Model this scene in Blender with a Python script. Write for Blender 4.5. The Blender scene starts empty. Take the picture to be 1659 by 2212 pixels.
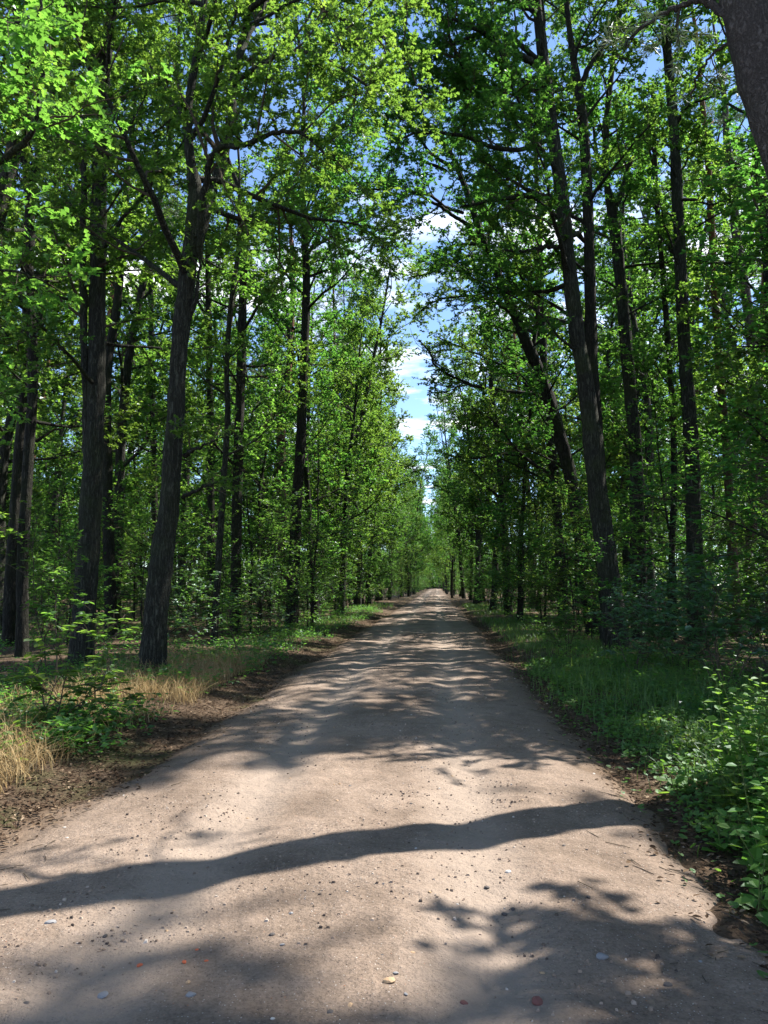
import bpy, math, random
import numpy as np

SC = bpy.context.scene
COL = SC.collection
RNG = np.random.default_rng(7)
R = math.radians

# ------------------------------------------------------------------ terrain
def hash2(ix, iy, s):
    v = np.sin(ix * 127.1 + iy * 311.7 + s * 74.7) * 43758.5453
    return v - np.floor(v)

def vn(x, y, s=0):
    x = np.asarray(x, float); y = np.asarray(y, float)
    ix = np.floor(x); iy = np.floor(y)
    fx = x - ix; fy = y - iy
    fx = fx * fx * (3 - 2 * fx); fy = fy * fy * (3 - 2 * fy)
    a = hash2(ix, iy, s); b = hash2(ix + 1, iy, s); c = hash2(ix, iy + 1, s); d = hash2(ix + 1, iy + 1, s)
    return (a * (1 - fx) + b * fx) * (1 - fy) + (c * (1 - fx) + d * fx) * fy - 0.5

def fbm(x, y, s=0, n=3):
    t = 0; a = 1.0
    for k in range(n):
        t = t + a * vn(x, y, s + k * 3.1); x = x * 2.03; y = y * 2.03; a *= 0.5
    return t

def sm(t):
    t = np.clip(t, 0, 1)
    return t * t * (3 - 2 * t)

XC, HW = -0.55, 2.15
def edge_d(x, y):
    """distance outside the sandy strip (negative on the track), with an uneven edge"""
    xc = XC + 0.25 * vn(y / 9.0, 0 * y, 31)
    hw = HW + 0.5 * vn(y / 5.0, np.sign(x - xc) * 3.0, 33) * 0.6
    hw = hw + 0.40 * sm((8.0 - y) / 4.0) * (x < xc)
    return np.abs(x - xc) - hw + 0.24 * fbm(x * 1.3, y * 1.3, 35) + 0.16 * fbm(x * 4.1, y * 4.1, 37)

def hgt(x, y):
    x = np.asarray(x, float); y = np.asarray(y, float)
    d = np.abs(x - XC) - HW
    ins = sm(0.5 - d / 0.6)
    u = np.clip((x - XC) / HW, -1, 1)
    z = 0.05 * (1 - u * u) * ins
    far = sm((y - 7) / 10.0)
    z = z + ins * (0.035 * fbm(x * 0.8, y * 0.55, 1) + 0.022 * fbm(x * 3.0, y * 2.4, 5))
    for o in (-0.85, 0.75): z = z - 0.03 * np.exp(-((x - XC - o - 0.15 * vn(y / 6, y * 0, 23)) / 0.22) ** 2)
    z = z + ins * far * 0.13 * fbm(x * 0.33, y * 0.45, 9, 2)
    z = z + 0.07 * sm(d / 1.3) - 0.05 * np.exp(-((d - 0.1) / 0.3) ** 2)
    z = z + sm(d / 2.0) * ((0.10 + 0.12 * sm((y - 30) / 20)) * fbm(x / 4.3, y / 4.3, 13) + 0.05 * fbm(x * 0.9, y * 0.9, 17))
    return z

def h1(x, y): return float(hgt(np.array([x]), np.array([y]))[0])

# ------------------------------------------------------------------ camera frame
IW, IH, F = 1659.0, 2212.0, 26 / 34.6 * 2212.0
YAW, PIT = R(3.89), R(5.36)
CAM = np.array([0, 0, 1.62])
FWD = np.array([-math.sin(YAW) * math.cos(PIT), math.cos(YAW) * math.cos(PIT), math.sin(PIT)])
RGT = np.array([math.cos(YAW), math.sin(YAW), 0])
UPV = np.cross(RGT, FWD)

def P(px, py, Y):
    d = FWD + RGT * ((px - IW / 2) / F) - UPV * ((py - IH / 2) / F)
    return CAM + d * (Y / d[1])

def G(px, py):
    d = FWD + RGT * ((px - IW / 2) / F) - UPV * ((py - IH / 2) / F)
    t = -CAM[2] / d[2]
    for _ in range(6):
        p = CAM + d * t
        t = (h1(p[0], p[1]) - CAM[2]) / d[2]
    return CAM + d * t

# ------------------------------------------------------------------ mesh builder
class MB:
    def __init__(self):
        self.v = []; self.q = []; self.m = []; self.t = []; self.n = 0
    def add(self, v, q, mat=0, tint=0.5):
        v = np.asarray(v, np.float32).reshape(-1, 3); q = np.asarray(q, np.int32).reshape(-1, 4)
        self.v.append(v); self.q.append(q + self.n); self.n += len(v)
        self.m.append(np.full(len(q), mat, np.int32))
        self.t.append(np.broadcast_to(np.asarray(tint, np.float32), (len(q),)).copy())
    def build(self, name, mats, parent=None, smooth=False, off=None):
        v = np.concatenate(self.v); q = np.concatenate(self.q)
        if off is not None: v = v - np.asarray(off, np.float32)
        me = bpy.data.meshes.new(name)
        me.vertices.add(len(v)); me.vertices.foreach_set('co', v.ravel())
        me.loops.add(len(q) * 4); me.loops.foreach_set('vertex_index', q.ravel())
        me.polygons.add(len(q)); me.polygons.foreach_set('loop_start', np.arange(0, len(q) * 4, 4, dtype=np.int32))
        for mm in mats: me.materials.append(mm)
        me.polygons.foreach_set('material_index', np.concatenate(self.m))
        me.polygons.foreach_set('use_smooth', np.full(len(q), smooth, bool))
        at = me.attributes.new('tint', 'FLOAT', 'FACE'); at.data.foreach_set('value', np.concatenate(self.t))
        me.update(); me.validate()
        o = bpy.data.objects.new(name, me); COL.objects.link(o)
        if parent is not None: o.parent = parent
        return o

def unit(a):
    a = np.asarray(a, float)
    return a / np.maximum(np.linalg.norm(a, axis=-1, keepdims=True), 1e-9)

def tube(mb, pts, rad, n=8, mat=0, rng=None, rough=0.0, tint=0.5, lobes=None):
    pts = np.asarray(pts, float); rad = np.asarray(rad, float); K = len(pts)
    tan = unit(np.gradient(pts, axis=0))
    ref = np.array([1.0, 0.13, 0.07])
    if abs(np.dot(tan[0], ref)) > 0.9: ref = np.array([0.1, 1.0, 0.1])
    a = np.zeros((K, 3)); p = ref
    for i in range(K):
        p = p - tan[i] * np.dot(p, tan[i]); p = p / max(np.linalg.norm(p), 1e-9); a[i] = p
    b = np.cross(tan, a)
    th = np.arange(n) * 2 * np.pi / n
    rr = rad[:, None] * np.ones((1, n))
    if rng is not None and rough > 0:
        ns = rng.normal(0, 1, (K, n)); ns = (ns + np.roll(ns, 1, 1) + np.roll(ns, 1, 0)) / 1.73
        rr = rr * (1 + rough * ns)
    if lobes is not None: rr = rr * (1 + lobes[0][:, None] * (.45 + .55 * np.cos(th[None, :] * lobes[1] + lobes[2])) )
    v = pts[:, None, :] + rr[:, :, None] * (np.cos(th)[None, :, None] * a[:, None, :] + np.sin(th)[None, :, None] * b[:, None, :])
    i = np.arange(K - 1)[:, None] * n; j = np.arange(n)[None, :]; j2 = (j + 1) % n
    q = np.stack([i + j, i + j2, i + n + j2, i + n + j], -1).reshape(-1, 4)
    mb.add(v.reshape(-1, 3), q, mat, tint)

def catmull(pts, per=6):
    pts = np.asarray(pts, float)
    if len(pts) < 3: 
        t = np.linspace(0, 1, per + 1)[:, None]
        return pts[0] * (1 - t) + pts[-1] * t
    p = np.vstack([2 * pts[0] - pts[1], pts, 2 * pts[-1] - pts[-2]])
    out = []
    for i in range(1, len(p) - 2):
        for k in range(per):
            t = k / per
            out.append(0.5 * ((2 * p[i]) + (-p[i-1] + p[i+1]) * t + (2*p[i-1] - 5*p[i] + 4*p[i+1] - p[i+2]) * t*t + (-p[i-1] + 3*p[i] - 3*p[i+1] + p[i+2]) * t**3))
    out.append(pts[-1])
    return np.array(out)

# leaf templates: (u along, v across, w along the normal), quads
def _sym(half, quads_half):
    return half, quads_half
T_RHOMB = (np.array([[0, 0, 0], [.45, .5, .10], [1, 0, -.05], [.45, -.5, .10]]), np.array([[0, 1, 2, 3]]))
T_OVATE = (np.array([[0, 0, 0], [.28, .46, .12], [.68, .36, .08], [1, 0, -.10], [.68, -.36, .08], [.28, -.46, .12]]),
           np.array([[0, 1, 2, 3], [0, 3, 4, 5]]))
_o = [[0, 0, 0], [.30, 0, 0], [.62, 0, -.02], [1, 0, -.12]]
for s in (1, -1):
    _o += [[.16, .26 * s, .06], [.33, .16 * s, .05], [.46, .50 * s, .10], [.64, .20 * s, .04], [.78, .44 * s, .04], [.98, .12 * s, -.06]]
T_OAK = (np.array(_o), np.array([[0, 4, 5, 1], [1, 6, 7, 2], [2, 8, 9, 3], [1, 11, 10, 0], [2, 13, 12, 1], [3, 15, 14, 2]]))
T_ROUND = (np.array([[.08, 0, 0], [-.05, .38, .10], [.40, .55, .08], [1.0, .22, 0], [1.0, -.22, 0], [.40, -.55, .08], [-.05, -.38, .10], [.5, 0, -.05]]),
           np.array([[0, 1, 2, 7], [2, 3, 4, 7], [7, 4, 5, 0], [5, 6, 0, 0]]))
T_ROUND = (T_ROUND[0], np.array([[0, 1, 2, 7], [2, 3, 4, 7], [7, 4, 5, 6]]))

def leaves(mb, pos, axis, nrm, L, W, tint, tpl=T_RHOMB, mat=0):
    tv, tq = tpl
    N = len(pos)
    if N == 0: return
    nrm = unit(nrm); axis = unit(axis - nrm * np.sum(axis * nrm, -1, keepdims=True))
    side = np.cross(nrm, axis)
    L = np.broadcast_to(L, (N,)); W = np.broadcast_to(W, (N,))
    v = (pos[:, None, :] + axis[:, None, :] * (tv[None, :, 0, None] * L[:, None, None])
         + side[:, None, :] * (tv[None, :, 1, None] * W[:, None, None]) + nrm[:, None, :] * (tv[None, :, 2, None] * W[:, None, None]))
    k = len(tv)
    q = (np.arange(N)[:, None, None] * k + tq[None]).reshape(-1, 4)
    mb.add(v.reshape(-1, 3), q, mat, np.repeat(np.broadcast_to(tint, (N,)), len(tq)))

def prisms(mb, p0, p1, r0, r1, mat):
    """many thin three-sided twigs at once"""
    N = len(p0)
    if N == 0: return
    d = unit(p1 - p0)
    a = unit(np.cross(d, np.array([0.3, 0.5, 0.81]))); b = np.cross(d, a)
    vs = []
    for p, r in ((p0, r0), (p1, r1)):
        for k in range(3):
            th = 2.094 * k
            vs.append(p + (a * math.cos(th) + b * math.sin(th)) * r)
    v = np.stack(vs, 1)
    tq = np.array([[0, 1, 4, 3], [1, 2, 5, 4], [2, 0, 3, 5]])
    q = (np.arange(N)[:, None, None] * 6 + tq[None]).reshape(-1, 4)
    mb.add(v.reshape(-1, 3), q, mat, 0.5)

# ------------------------------------------------------------------ materials
def new_mat(name):
    m = bpy.data.materials.new(name); m.use_nodes = True
    nt = m.node_tree; nt.nodes.clear()
    return m, nt

def N_(nt, t, **kw):
    n = nt.nodes.new(t)
    for k, v in kw.items():
        if k in n.inputs.keys(): n.inputs[k].default_value = v
        else: setattr(n, k, v)
    return n

def ramp(nt, stops, src):
    r = nt.nodes.new('ShaderNodeValToRGB'); e = r.color_ramp.elements
    while len(e) < len(stops): e.new(0.5)
    for x, (p, c) in zip(e, stops):
        x.position = p; x.color = (*c, 1)
    nt.links.new(src, r.inputs[0])
    return r.outputs[0]

def leaf_mat(name, dark, mid, light, trans, tf=0.45, gloss=0.05, rough=0.38):
    m, nt = new_mat(name); L = nt.links.new
    at = N_(nt, 'ShaderNodeAttribute', attribute_name='tint')
    c = ramp(nt, [(0.0, dark), (0.5, mid), (1.0, light)], at.outputs['Fac'])
    tc = ramp(nt, [(0.0, tuple(x * 0.62 for x in trans)), (0.55, trans), (1.0, (trans[0] * 1.5, trans[1] * 1.2, trans[2] * 1.1))], at.outputs['Fac'])
    oi = N_(nt, 'ShaderNodeObjectInfo')
    def shift(col):
        h = N_(nt, 'ShaderNodeHueSaturation')
        a = N_(nt, 'ShaderNodeMapRange'); L(oi.outputs['Random'], a.inputs['Value']); a.inputs['To Min'].default_value = .490; a.inputs['To Max'].default_value = .535
        b_ = N_(nt, 'ShaderNodeMath', operation='MULTIPLY'); L(oi.outputs['Random'], b_.inputs[0]); b_.inputs[1].default_value = 7.31
        f_ = N_(nt, 'ShaderNodeMath', operation='FRACT'); L(b_.outputs[0], f_.inputs[0])
        v_ = N_(nt, 'ShaderNodeMapRange'); L(f_.outputs[0], v_.inputs['Value']); v_.inputs['To Min'].default_value = .72; v_.inputs['To Max'].default_value = 1.18
        L(a.outputs[0], h.inputs['Hue']); L(v_.outputs[0], h.inputs['Value']); L(col, h.inputs['Color']); h.inputs['Saturation'].default_value = .93
        return h.outputs[0]
    d = N_(nt, 'ShaderNodeBsdfDiffuse'); L(shift(c), d.inputs['Color'])
    t = N_(nt, 'ShaderNodeBsdfTranslucent'); L(shift(tc), t.inputs['Color'])
    mx = N_(nt, 'ShaderNodeMixShader'); mx.inputs[0].default_value = tf
    L(d.outputs[0], mx.inputs[1]); L(t.outputs[0], mx.inputs[2])
    g = N_(nt, 'ShaderNodeBsdfGlossy', Roughness=rough); g.inputs['Color'].default_value = (0.85, 0.92, 1, 1)
    m2 = N_(nt, 'ShaderNodeMixShader'); 
    lw = N_(nt, 'ShaderNodeLayerWeight', Blend=0.35)
    mul = N_(nt, 'ShaderNodeMath', operation='MULTIPLY_ADD'); mul.inputs[1].default_value = gloss * 2; mul.inputs[2].default_value = gloss
    L(lw.outputs['Facing'], mul.inputs[0]); L(mul.outputs[0], m2.inputs[0])
    L(mx.outputs[0], m2.inputs[1]); L(g.outputs[0], m2.inputs[2])
    out = N_(nt, 'ShaderNodeOutputMaterial'); L(m2.outputs[0], out.inputs['Surface'])
    return m

def bark_mat(name, c1, c2, c3, moss=(0.05, 0.075, 0.02), moss_amt=0.35, upper=None, z0=6.0, z1=12.0, scale=1.0, plates=False):
    m, nt = new_mat(name); L = nt.links.new
    tc = N_(nt, 'ShaderNodeTexCoord')
    mp = N_(nt, 'ShaderNodeMapping'); mp.inputs['Scale'].default_value = (scale, scale, scale * (0.45 if plates else 0.13))
    L(tc.outputs['Object'], mp.inputs['Vector'])
    w = N_(nt, 'ShaderNodeTexNoise', Scale=7.0, Detail=4.0, Roughness=.6); L(tc.outputs['Object'], w.inputs['Vector'])
    add = N_(nt, 'ShaderNodeMixRGB', blend_type='ADD'); add.inputs[0].default_value = 0.16 if plates else 0.06
    L(mp.outputs[0], add.inputs[1]); L(w.outputs['Color'], add.inputs[2])
    rg_ = N_(nt, 'ShaderNodeTexNoise', Scale=20.0 if plates else 24.0, Detail=3.0, Roughness=0.55); L(add.outputs[0], rg_.inputs['Vector'])
    fu = N_(nt, 'ShaderNodeMath', operation='SUBTRACT'); L(rg_.outputs['Fac'], fu.inputs[0]); fu.inputs[1].default_value = .5
    fa = N_(nt, 'ShaderNodeMath', operation='ABSOLUTE'); L(fu.outputs[0], fa.inputs[0])
    no = N_(nt, 'ShaderNodeTexNoise', Scale=70.0, Detail=5.0, Roughness=0.7); L(mp.outputs[0], no.inputs['Vector'])
    mul = N_(nt, 'ShaderNodeMath', operation='MULTIPLY_ADD', use_clamp=True); L(fa.outputs[0], mul.inputs[0]); mul.inputs[1].default_value = 4.5
    sub = N_(nt, 'ShaderNodeMath', operation='MULTIPLY_ADD'); L(no.outputs['Fac'], sub.inputs[0]); sub.inputs[1].default_value = 1.1; sub.inputs[2].default_value = -0.42
    L(sub.outputs[0], mul.inputs[2])
    c = ramp(nt, [(0.0, c1), (0.4, c2), (1.0, c3)], mul.outputs[0])
    if upper is not None:
        sp = N_(nt, 'ShaderNodeSeparateXYZ'); L(tc.outputs['Object'], sp.inputs[0])
        mr = N_(nt, 'ShaderNodeMapRange'); mr.inputs['From Min'].default_value = z0; mr.inputs['From Max'].default_value = z1
        L(sp.outputs['Z'], mr.inputs['Value'])
        mxu = N_(nt, 'ShaderNodeMixRGB'); L(mr.outputs[0], mxu.inputs[0]); L(c, mxu.inputs[1])
        cu = ramp(nt, [(0.0, tuple(x * 0.55 for x in upper)), (1.0, upper)], mul.outputs[0]); L(cu, mxu.inputs[2]); c = mxu.outputs[0]
    n2 = N_(nt, 'ShaderNodeTexNoise', Scale=1.1, Detail=4.0, Roughness=0.6); L(tc.outputs['Object'], n2.inputs['Vector'])
    mf = ramp(nt, [(0.48, (0, 0, 0)), (0.66, (moss_amt,) * 3)], n2.outputs['Fac'])
    mm = N_(nt, 'ShaderNodeMixRGB'); L(mf, mm.inputs[0]); L(c, mm.inputs[1]); mm.inputs[2].default_value = (*moss, 1)
    b = N_(nt, 'ShaderNodeBsdfPrincipled', Roughness=0.9); L(mm.outputs[0], b.inputs['Base Color'])
    b.inputs['Specular IOR Level'].default_value = 0.2
    bp = N_(nt, 'ShaderNodeBump', Strength=1.0, Distance=0.035); L(mul.outputs[0], bp.inputs['Height']); L(bp.outputs[0], b.inputs['Normal'])
    out = N_(nt, 'ShaderNodeOutputMaterial'); L(b.outputs[0], out.inputs['Surface'])
    return m

def plain_var_mat(name, stops, rough=0.9, tf=0.0, trans=None):
    m, nt = new_mat(name); L = nt.links.new
    at = N_(nt, 'ShaderNodeAttribute', attribute_name='tint')
    c = ramp(nt, stops, at.outputs['Fac'])
    d = N_(nt, 'ShaderNodeBsdfDiffuse'); L(c, d.inputs['Color'])
    o = d.outputs[0]
    if tf > 0:
        t = N_(nt, 'ShaderNodeBsdfTranslucent'); 
        if trans: t.inputs['Color'].default_value = (*trans, 1)
        else: L(c, t.inputs['Color'])
        mx = N_(nt, 'ShaderNodeMixShader'); mx.inputs[0].default_value = tf
        L(o, mx.inputs[1]); L(t.outputs[0], mx.inputs[2]); o = mx.outputs[0]
    out = N_(nt, 'ShaderNodeOutputMaterial'); L(o, out.inputs['Surface'])
    return m

M = {}
M['oak_leaf'] = leaf_mat('oak_leaf', (.016, .042, .011), (.027, .066, .015), (.052, .102, .020), (.225, .45, .024), 0.53, 0.020)
M['beech_leaf'] = leaf_mat('beech_leaf', (.022, .060, .015), (.036, .090, .021), (.064, .130, .028), (.225, .47, .030), 0.52, 0.022)
M['glossy_leaf'] = leaf_mat('glossy_leaf', (.035, .085, .034), (.050, .115, .042), (.070, .140, .050), (.20, .42, .045), 0.42, 0.06, 0.5)
M['ivy_leaf'] = leaf_mat('ivy_leaf', (.032, .085, .016), (.056, .135, .022), (.10, .19, .035), (.20, .44, .030), 0.38, 0.015, 0.5)
M['nettle_leaf'] = leaf_mat('nettle_leaf', (.045, .110, .014), (.070, .160, .018), (.120, .215, .026), (.26, .50, .030), 0.45, 0.014, 0.5)
M['grass_blade'] = leaf_mat('grass_blade', (.040, .082, .013), (.068, .125, .018), (.125, .175, .032), (.26, .43, .03), 0.35, 0.03, 0.5)
M['needle'] = leaf_mat('needle', (.035, .065, .035), (.055, .090, .048), (.085, .120, .065), (.13, .20, .07), 0.25, 0.05, 0.5)
M['straw'] = plain_var_mat('straw', [(0, (.20, .13, .06)), (.5, (.36, .26, .13)), (1, (.50, .40, .23))], tf=0.3)
M['litter'] = plain_var_mat('litter', [(0, (.035, .024, .017)), (.45, (.085, .056, .038)), (.85, (.18, .128, .085)), (1, (.30, .23, .16))], tf=0.12)
M['twig'] = plain_var_mat('twig', [(0, (.05, .042, .034)), (1, (.10, .085, .065))])
M['stem'] = plain_var_mat('stem', [(0, (.07, .10, .03)), (1, (.10, .14, .05))])
M['oak_bark'] = bark_mat('oak_bark', (.012, .012, .010), (.033, .034, .028), (.082, .085, .070))
M['dark_bark'] = bark_mat('dark_bark', (.010, .010, .009), (.024, .023, .019), (.056, .053, .045), moss_amt=0.3)
M['pine_bark'] = bark_mat('pine_bark', (.060, .052, .050), (.110, .094, .088), (.195, .170, .160), moss_amt=0.08, scale=1.0, plates=True)
M['red_bark'] = bark_mat('red_bark', (.045, .030, .022), (.110, .075, .055), (.18, .13, .10), moss_amt=0.1, upper=(.26, .13, .07), z0=6.0, z1=12.0)

# ------------------------------------------------------------------ object tree helpers
def tag(o, label=None, cat=None, group=None, kind=None):
    if label: o['label'] = label
    if cat: o['category'] = cat
    if group: o['group'] = group
    if kind: o['kind'] = kind
    return o

def thing(name, label, cat, loc, group=None):
    o = bpy.data.objects.new(name, None); COL.objects.link(o); o.location = tuple(float(x) for x in loc)
    o.empty_display_size = 0.2
    return tag(o, label, cat, group)

def copy_tree(o, loc, rz, sc, label=None, group=None):
    c = o.copy(); COL.objects.link(c)
    c.location = tuple(float(x) for x in loc); c.rotation_euler = (0, 0, rz); c.scale = (sc[0], sc[0], sc[1])
    if label: c['label'] = label
    if group: c['group'] = group
    for ch in o.children:
        d = ch.copy(); COL.objects.link(d); d.parent = c
    return c

# ------------------------------------------------------------------ growth
def wander(rng, start, d, length, n, up=0.0, jit=0.15):
    pts = [np.array(start, float)]; d = unit(d)
    for i in range(n):
        d = unit(d + rng.normal(0, jit, 3) + np.array([0, 0, up])); pts.append(pts[-1] + d * length / n)
    return np.array(pts)

def along(pts, s):
    """positions and tangents at fractions s of a polyline"""
    seg = np.linalg.norm(np.diff(pts, axis=0), axis=1); cum = np.concatenate([[0], np.cumsum(seg)])
    x = np.asarray(s) * cum[-1]
    p = np.stack([np.interp(x, cum, pts[:, k]) for k in range(3)], -1)
    i = np.clip(np.searchsorted(cum, x, side='right') - 1, 0, len(seg) - 1)
    return p, unit(np.diff(pts, axis=0)[i]), cum[-1]

def auto_limbs(rng, tp, tr, n, t0, t1, Rc, el0=15, el1=60, up=0.03, top_small=0.55, jit=0.16, azf=None):
    out = []
    ph = rng.uniform(0, 6.28)
    for i in range(n):
        t = t0 + (t1 - t0) * (i + rng.uniform(0, 1)) / n
        p, tg, ln = along(tp, [t]); p = p[0]
        az = ph + i * 2.4 + rng.normal(0, 0.35)
        if azf is not None: az = azf(az, rng)
        k = (t - t0) / max(t1 - t0, 1e-6)
        el = R(el0 + (el1 - el0) * k + rng.normal(0, 8))
        d = np.array([math.cos(az) * math.cos(el), math.sin(az) * math.cos(el), math.sin(el)])
        length = Rc * (1 - (1 - top_small) * k) * rng.uniform(0.7, 1.15)
        rt = np.interp(t, np.linspace(0, 1, len(tr)), tr)
        r0 = min(0.5 * rt, 0.012 + 0.012 * length)
        pts = wander(rng, p, d, length, max(5, int(length * 2.2)), up, jit)
        out.append((pts, np.linspace(max(r0, .008), 0.007, len(pts))))
    return out

def foliage(rng, mb, limbs, d2=2.5, l2=0.42, tw=10.5, nl=21, L=0.098, asp=0.6, tpl=T_RHOMB, flat=0.75, s0=0.25, twl=(.22, .6), up2=0.22, droop=0.12, keep=None, tcen=0.5, leaf=0, wood=1):
    """side branches, twigs and leaves on a list of limbs, all into one crown mesh (0 leaf, 1 wood)"""
    allp = []
    for pts, rad in limbs:
        _, _, ln = along(pts, [0.5])
        m = max(2, int(ln * d2))
        s = s0 + (1 - s0) * (np.arange(m) + rng.uniform(0.1, 0.9, m)) / m
        p, tg, _ = along(pts, s)
        for j in range(m):
            perp = unit(np.cross(tg[j], rng.normal(0, 1, 3)))
            d = tg[j] * 0.65 + perp * 0.95 + np.array([0, 0, up2])
            l = np.clip(l2 * ln * (1.15 - 0.7 * s[j]) * rng.uniform(0.55, 1.2), 0.35, 2.2)
            bp = wander(rng, p[j], d, l, 5, 0.02, 0.18)
            r0 = np.interp(s[j], np.linspace(0, 1, len(rad)), rad) * 0.55
            tube(mb, bp, np.linspace(max(r0, .006), .004, 6), 4, wood)
            allp.append((bp, 0.1))
        allp.append((pts, 0.5))
    P0, D0 = [], []
    for bp, ss in allp:
        _, _, ln = along(bp, [0.5])
        k = rng.poisson(max(1.0, ln * (1 - ss) * tw)) + 1
        s = ss + (1 - ss) * rng.uniform(0, 1, k) ** 0.8
        p, tg, _ = along(bp, s)
        P0.append(p); D0.append(tg)
    P0 = np.concatenate(P0); D0 = np.concatenate(D0)
    if keep is not None:
        kk = keep(P0); P0 = P0[kk]; D0 = D0[kk]
    n = len(P0)
    d = unit(D0 * 0.55 + rng.normal(0, 0.55, (n, 3)) * np.array([1, 1, 0.7]) + np.array([0, 0, 0.08]))
    ln = rng.uniform(twl[0], twl[1], n)
    P1 = P0 + d * ln[:, None]
    prisms(mb, P0, P1, 0.0045, 0.002, wood)
    tw_t = rng.normal(tcen, 0.17, n)
    s = rng.uniform(0.25, 1.08, (n, nl)) ** 0.7
    pos = (P0[:, None] + d[:, None] * (ln[:, None] * s)[:, :, None]).reshape(-1, 3)
    ax = np.repeat(d, nl, 0) * 0.7 + rng.normal(0, 0.75, (n * nl, 3)) * np.array([1, 1, .45]) + np.array([0, 0, -droop])
    nrm = np.array([0, 0, flat]) + rng.normal(0, 0.42, (n * nl, 3))
    LL = L * rng.uniform(0.62, 1.2, n * nl)
    tint = np.clip(np.repeat(tw_t, nl) + rng.normal(0, 0.14, n * nl), 0, 1)
    leaves(mb, pos, ax, nrm, LL, LL * asp, tint, tpl, leaf)
    return n * nl

# ------------------------------------------------------------------ hero trees traced along their trunks
def hero(name, label, Y, path, limbs=(), top=17.0, bark='oak_bark', leafm='oak_leaf', seed=1, nauto=14, z_auto=(5.0, 0.97), Rc=3.2, tpl=T_RHOMB,
         cat='tree', world=None, azf=None, keep=None, fol=None, lean=(0, 0), nside=20, group=None, flare=1.08, side=None, ):
    """path: list of (px, py, width px) from the foot up, all at distance Y; limbs: (list of px, start width, end offset in depth)"""
    rng = np.random.default_rng(seed)
    if world is None:
        pts = [P(a, b, Y) for a, b, w in path]; rad = [w / 2 * Y / F for a, b, w in path]
    else:
        pts = [np.array(p[:3], float) for p in world]; rad = [p[3] for p in world]
    bx, by = pts[0][0], pts[0][1]
    gz = h1(bx, by)
    base = np.array([bx, by, gz])
    if pts[0][2] > gz - 0.05:
        dx = (pts[1] - pts[0]) / max(pts[1][2] - pts[0][2], .1)
        pts = [pts[0] + dx * (gz - 0.15 - pts[0][2])] + (pts if pts[0][2] > gz + .4 else pts[1:])
        rad = [rad[0] * flare] + (rad if len(pts) > len(rad) else rad[1:])
    pts[0][2] = gz - 0.15
    base = np.array([pts[0][0], pts[0][1], gz])
    # grow on above the frame
    z = pts[-1][2]; d = unit(pts[-1] - pts[-2]); r = rad[-1]
    while z < top:
        d = unit(d + rng.normal(0, 0.07, 3) + np.array([lean[0], lean[1], 0.06]))
        pts.append(pts[-1] + d * 1.3); z = pts[-1][2]
        r = max(0.03, r * (1 - 1.3 / max(top - z + 1.9, 1.9)) ** 0.7); rad.append(r)
    C = catmull(pts, 5); tr = np.interp(np.linspace(0, len(rad) - 1, len(C)), np.arange(len(rad)), rad)
    ex = np.array([C[0][2] + q for q in (.1, .2, .3, .45, .65, .95, 1.4)])
    fine = np.stack([np.interp(ex, C[:, 2], C[:, k]) for k in range(3)], -1); fr = np.interp(ex, C[:, 2], tr)
    if C[-1][2] > C[0][2]:
        allp = np.vstack([C, fine]); allr = np.concatenate([tr, fr]); od = np.argsort(allp[:, 2], kind='stable') if np.all(np.diff(C[:, 2]) > 0) else None
        if od is not None:
            C, tr = allp[od], allr[od]; okk = np.concatenate([[True], np.diff(C[:, 2]) > .02]); C, tr = C[okk], tr[okk]
    tr = tr * (1 + 0.03 * rng.normal(0, 1, len(tr)))
    lobe = (.28 * np.exp(-np.maximum(C[:, 2] - C[0][2] - .08, 0) / .28), rng.integers(4, 6), rng.uniform(0, 6))
    root = thing(name, label, cat, base, group)
    nauto = int(nauto * (1.0 if leafm == 'needle' else 1.6))
    mt = MB(); tube(mt, C, tr, nside, 0, rng, 0.045, lobes=lobe if nside > 6 else None)
    mt.build('trunk', [M[bark]], root, True, base)
    allb = []
    for lp, w0, dY in limbs:
        n = len(lp); lpts = [P(a, b, Y + dY * i / max(n - 1, 1)) for i, (a, b) in enumerate(lp)]
        lc = catmull(lpts, 5); lc[1:] += rng.normal(0, 0.012, (len(lc) - 1, 3))
        lr = np.linspace(w0 / 2 * Y / F, max(0.010, w0 * 0.16 * Y / F), len(lc))
        ml = MB(); tube(ml, lc, lr, 8, 0, rng, 0.05); ml.build('limb', [M[bark]], root, True, base)
        allb.append((lc, lr))
    ln = np.linalg.norm(np.diff(C, axis=0), axis=1).sum()
    t0 = z_auto[0] / ln
    for lpts, lr in auto_limbs(rng, C, tr, nauto, t0, z_auto[1], Rc, azf=azf, top_small=.8 if azf else .6):
        ml = MB(); tube(ml, lpts, lr, 6, 0, rng, 0.05); ml.build('limb', [M[bark]], root, True, base)
        allb.append((lpts, lr))
    mc = MB(); f = dict(tpl=tpl, keep=keep)
    if leafm == 'needle': f.update(L=.14, asp=.11, nl=30, tw=5.0, flat=.15, l2=.35, twl=(.2, .45), droop=0)
    f.update(fol or {})
    k = foliage(rng, mc, allb, **f)
    mc.build('crown', [M[leafm], M['twig']], root, False, base)
    return root, k

# ------------------------------------------------------------------ ground and track
def axis_grid(parts):
    out = []
    for a, b, s in parts: out.append(np.arange(a, b - 1e-6, s))
    out.append([parts[-1][1]])
    return np.concatenate(out)

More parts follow.
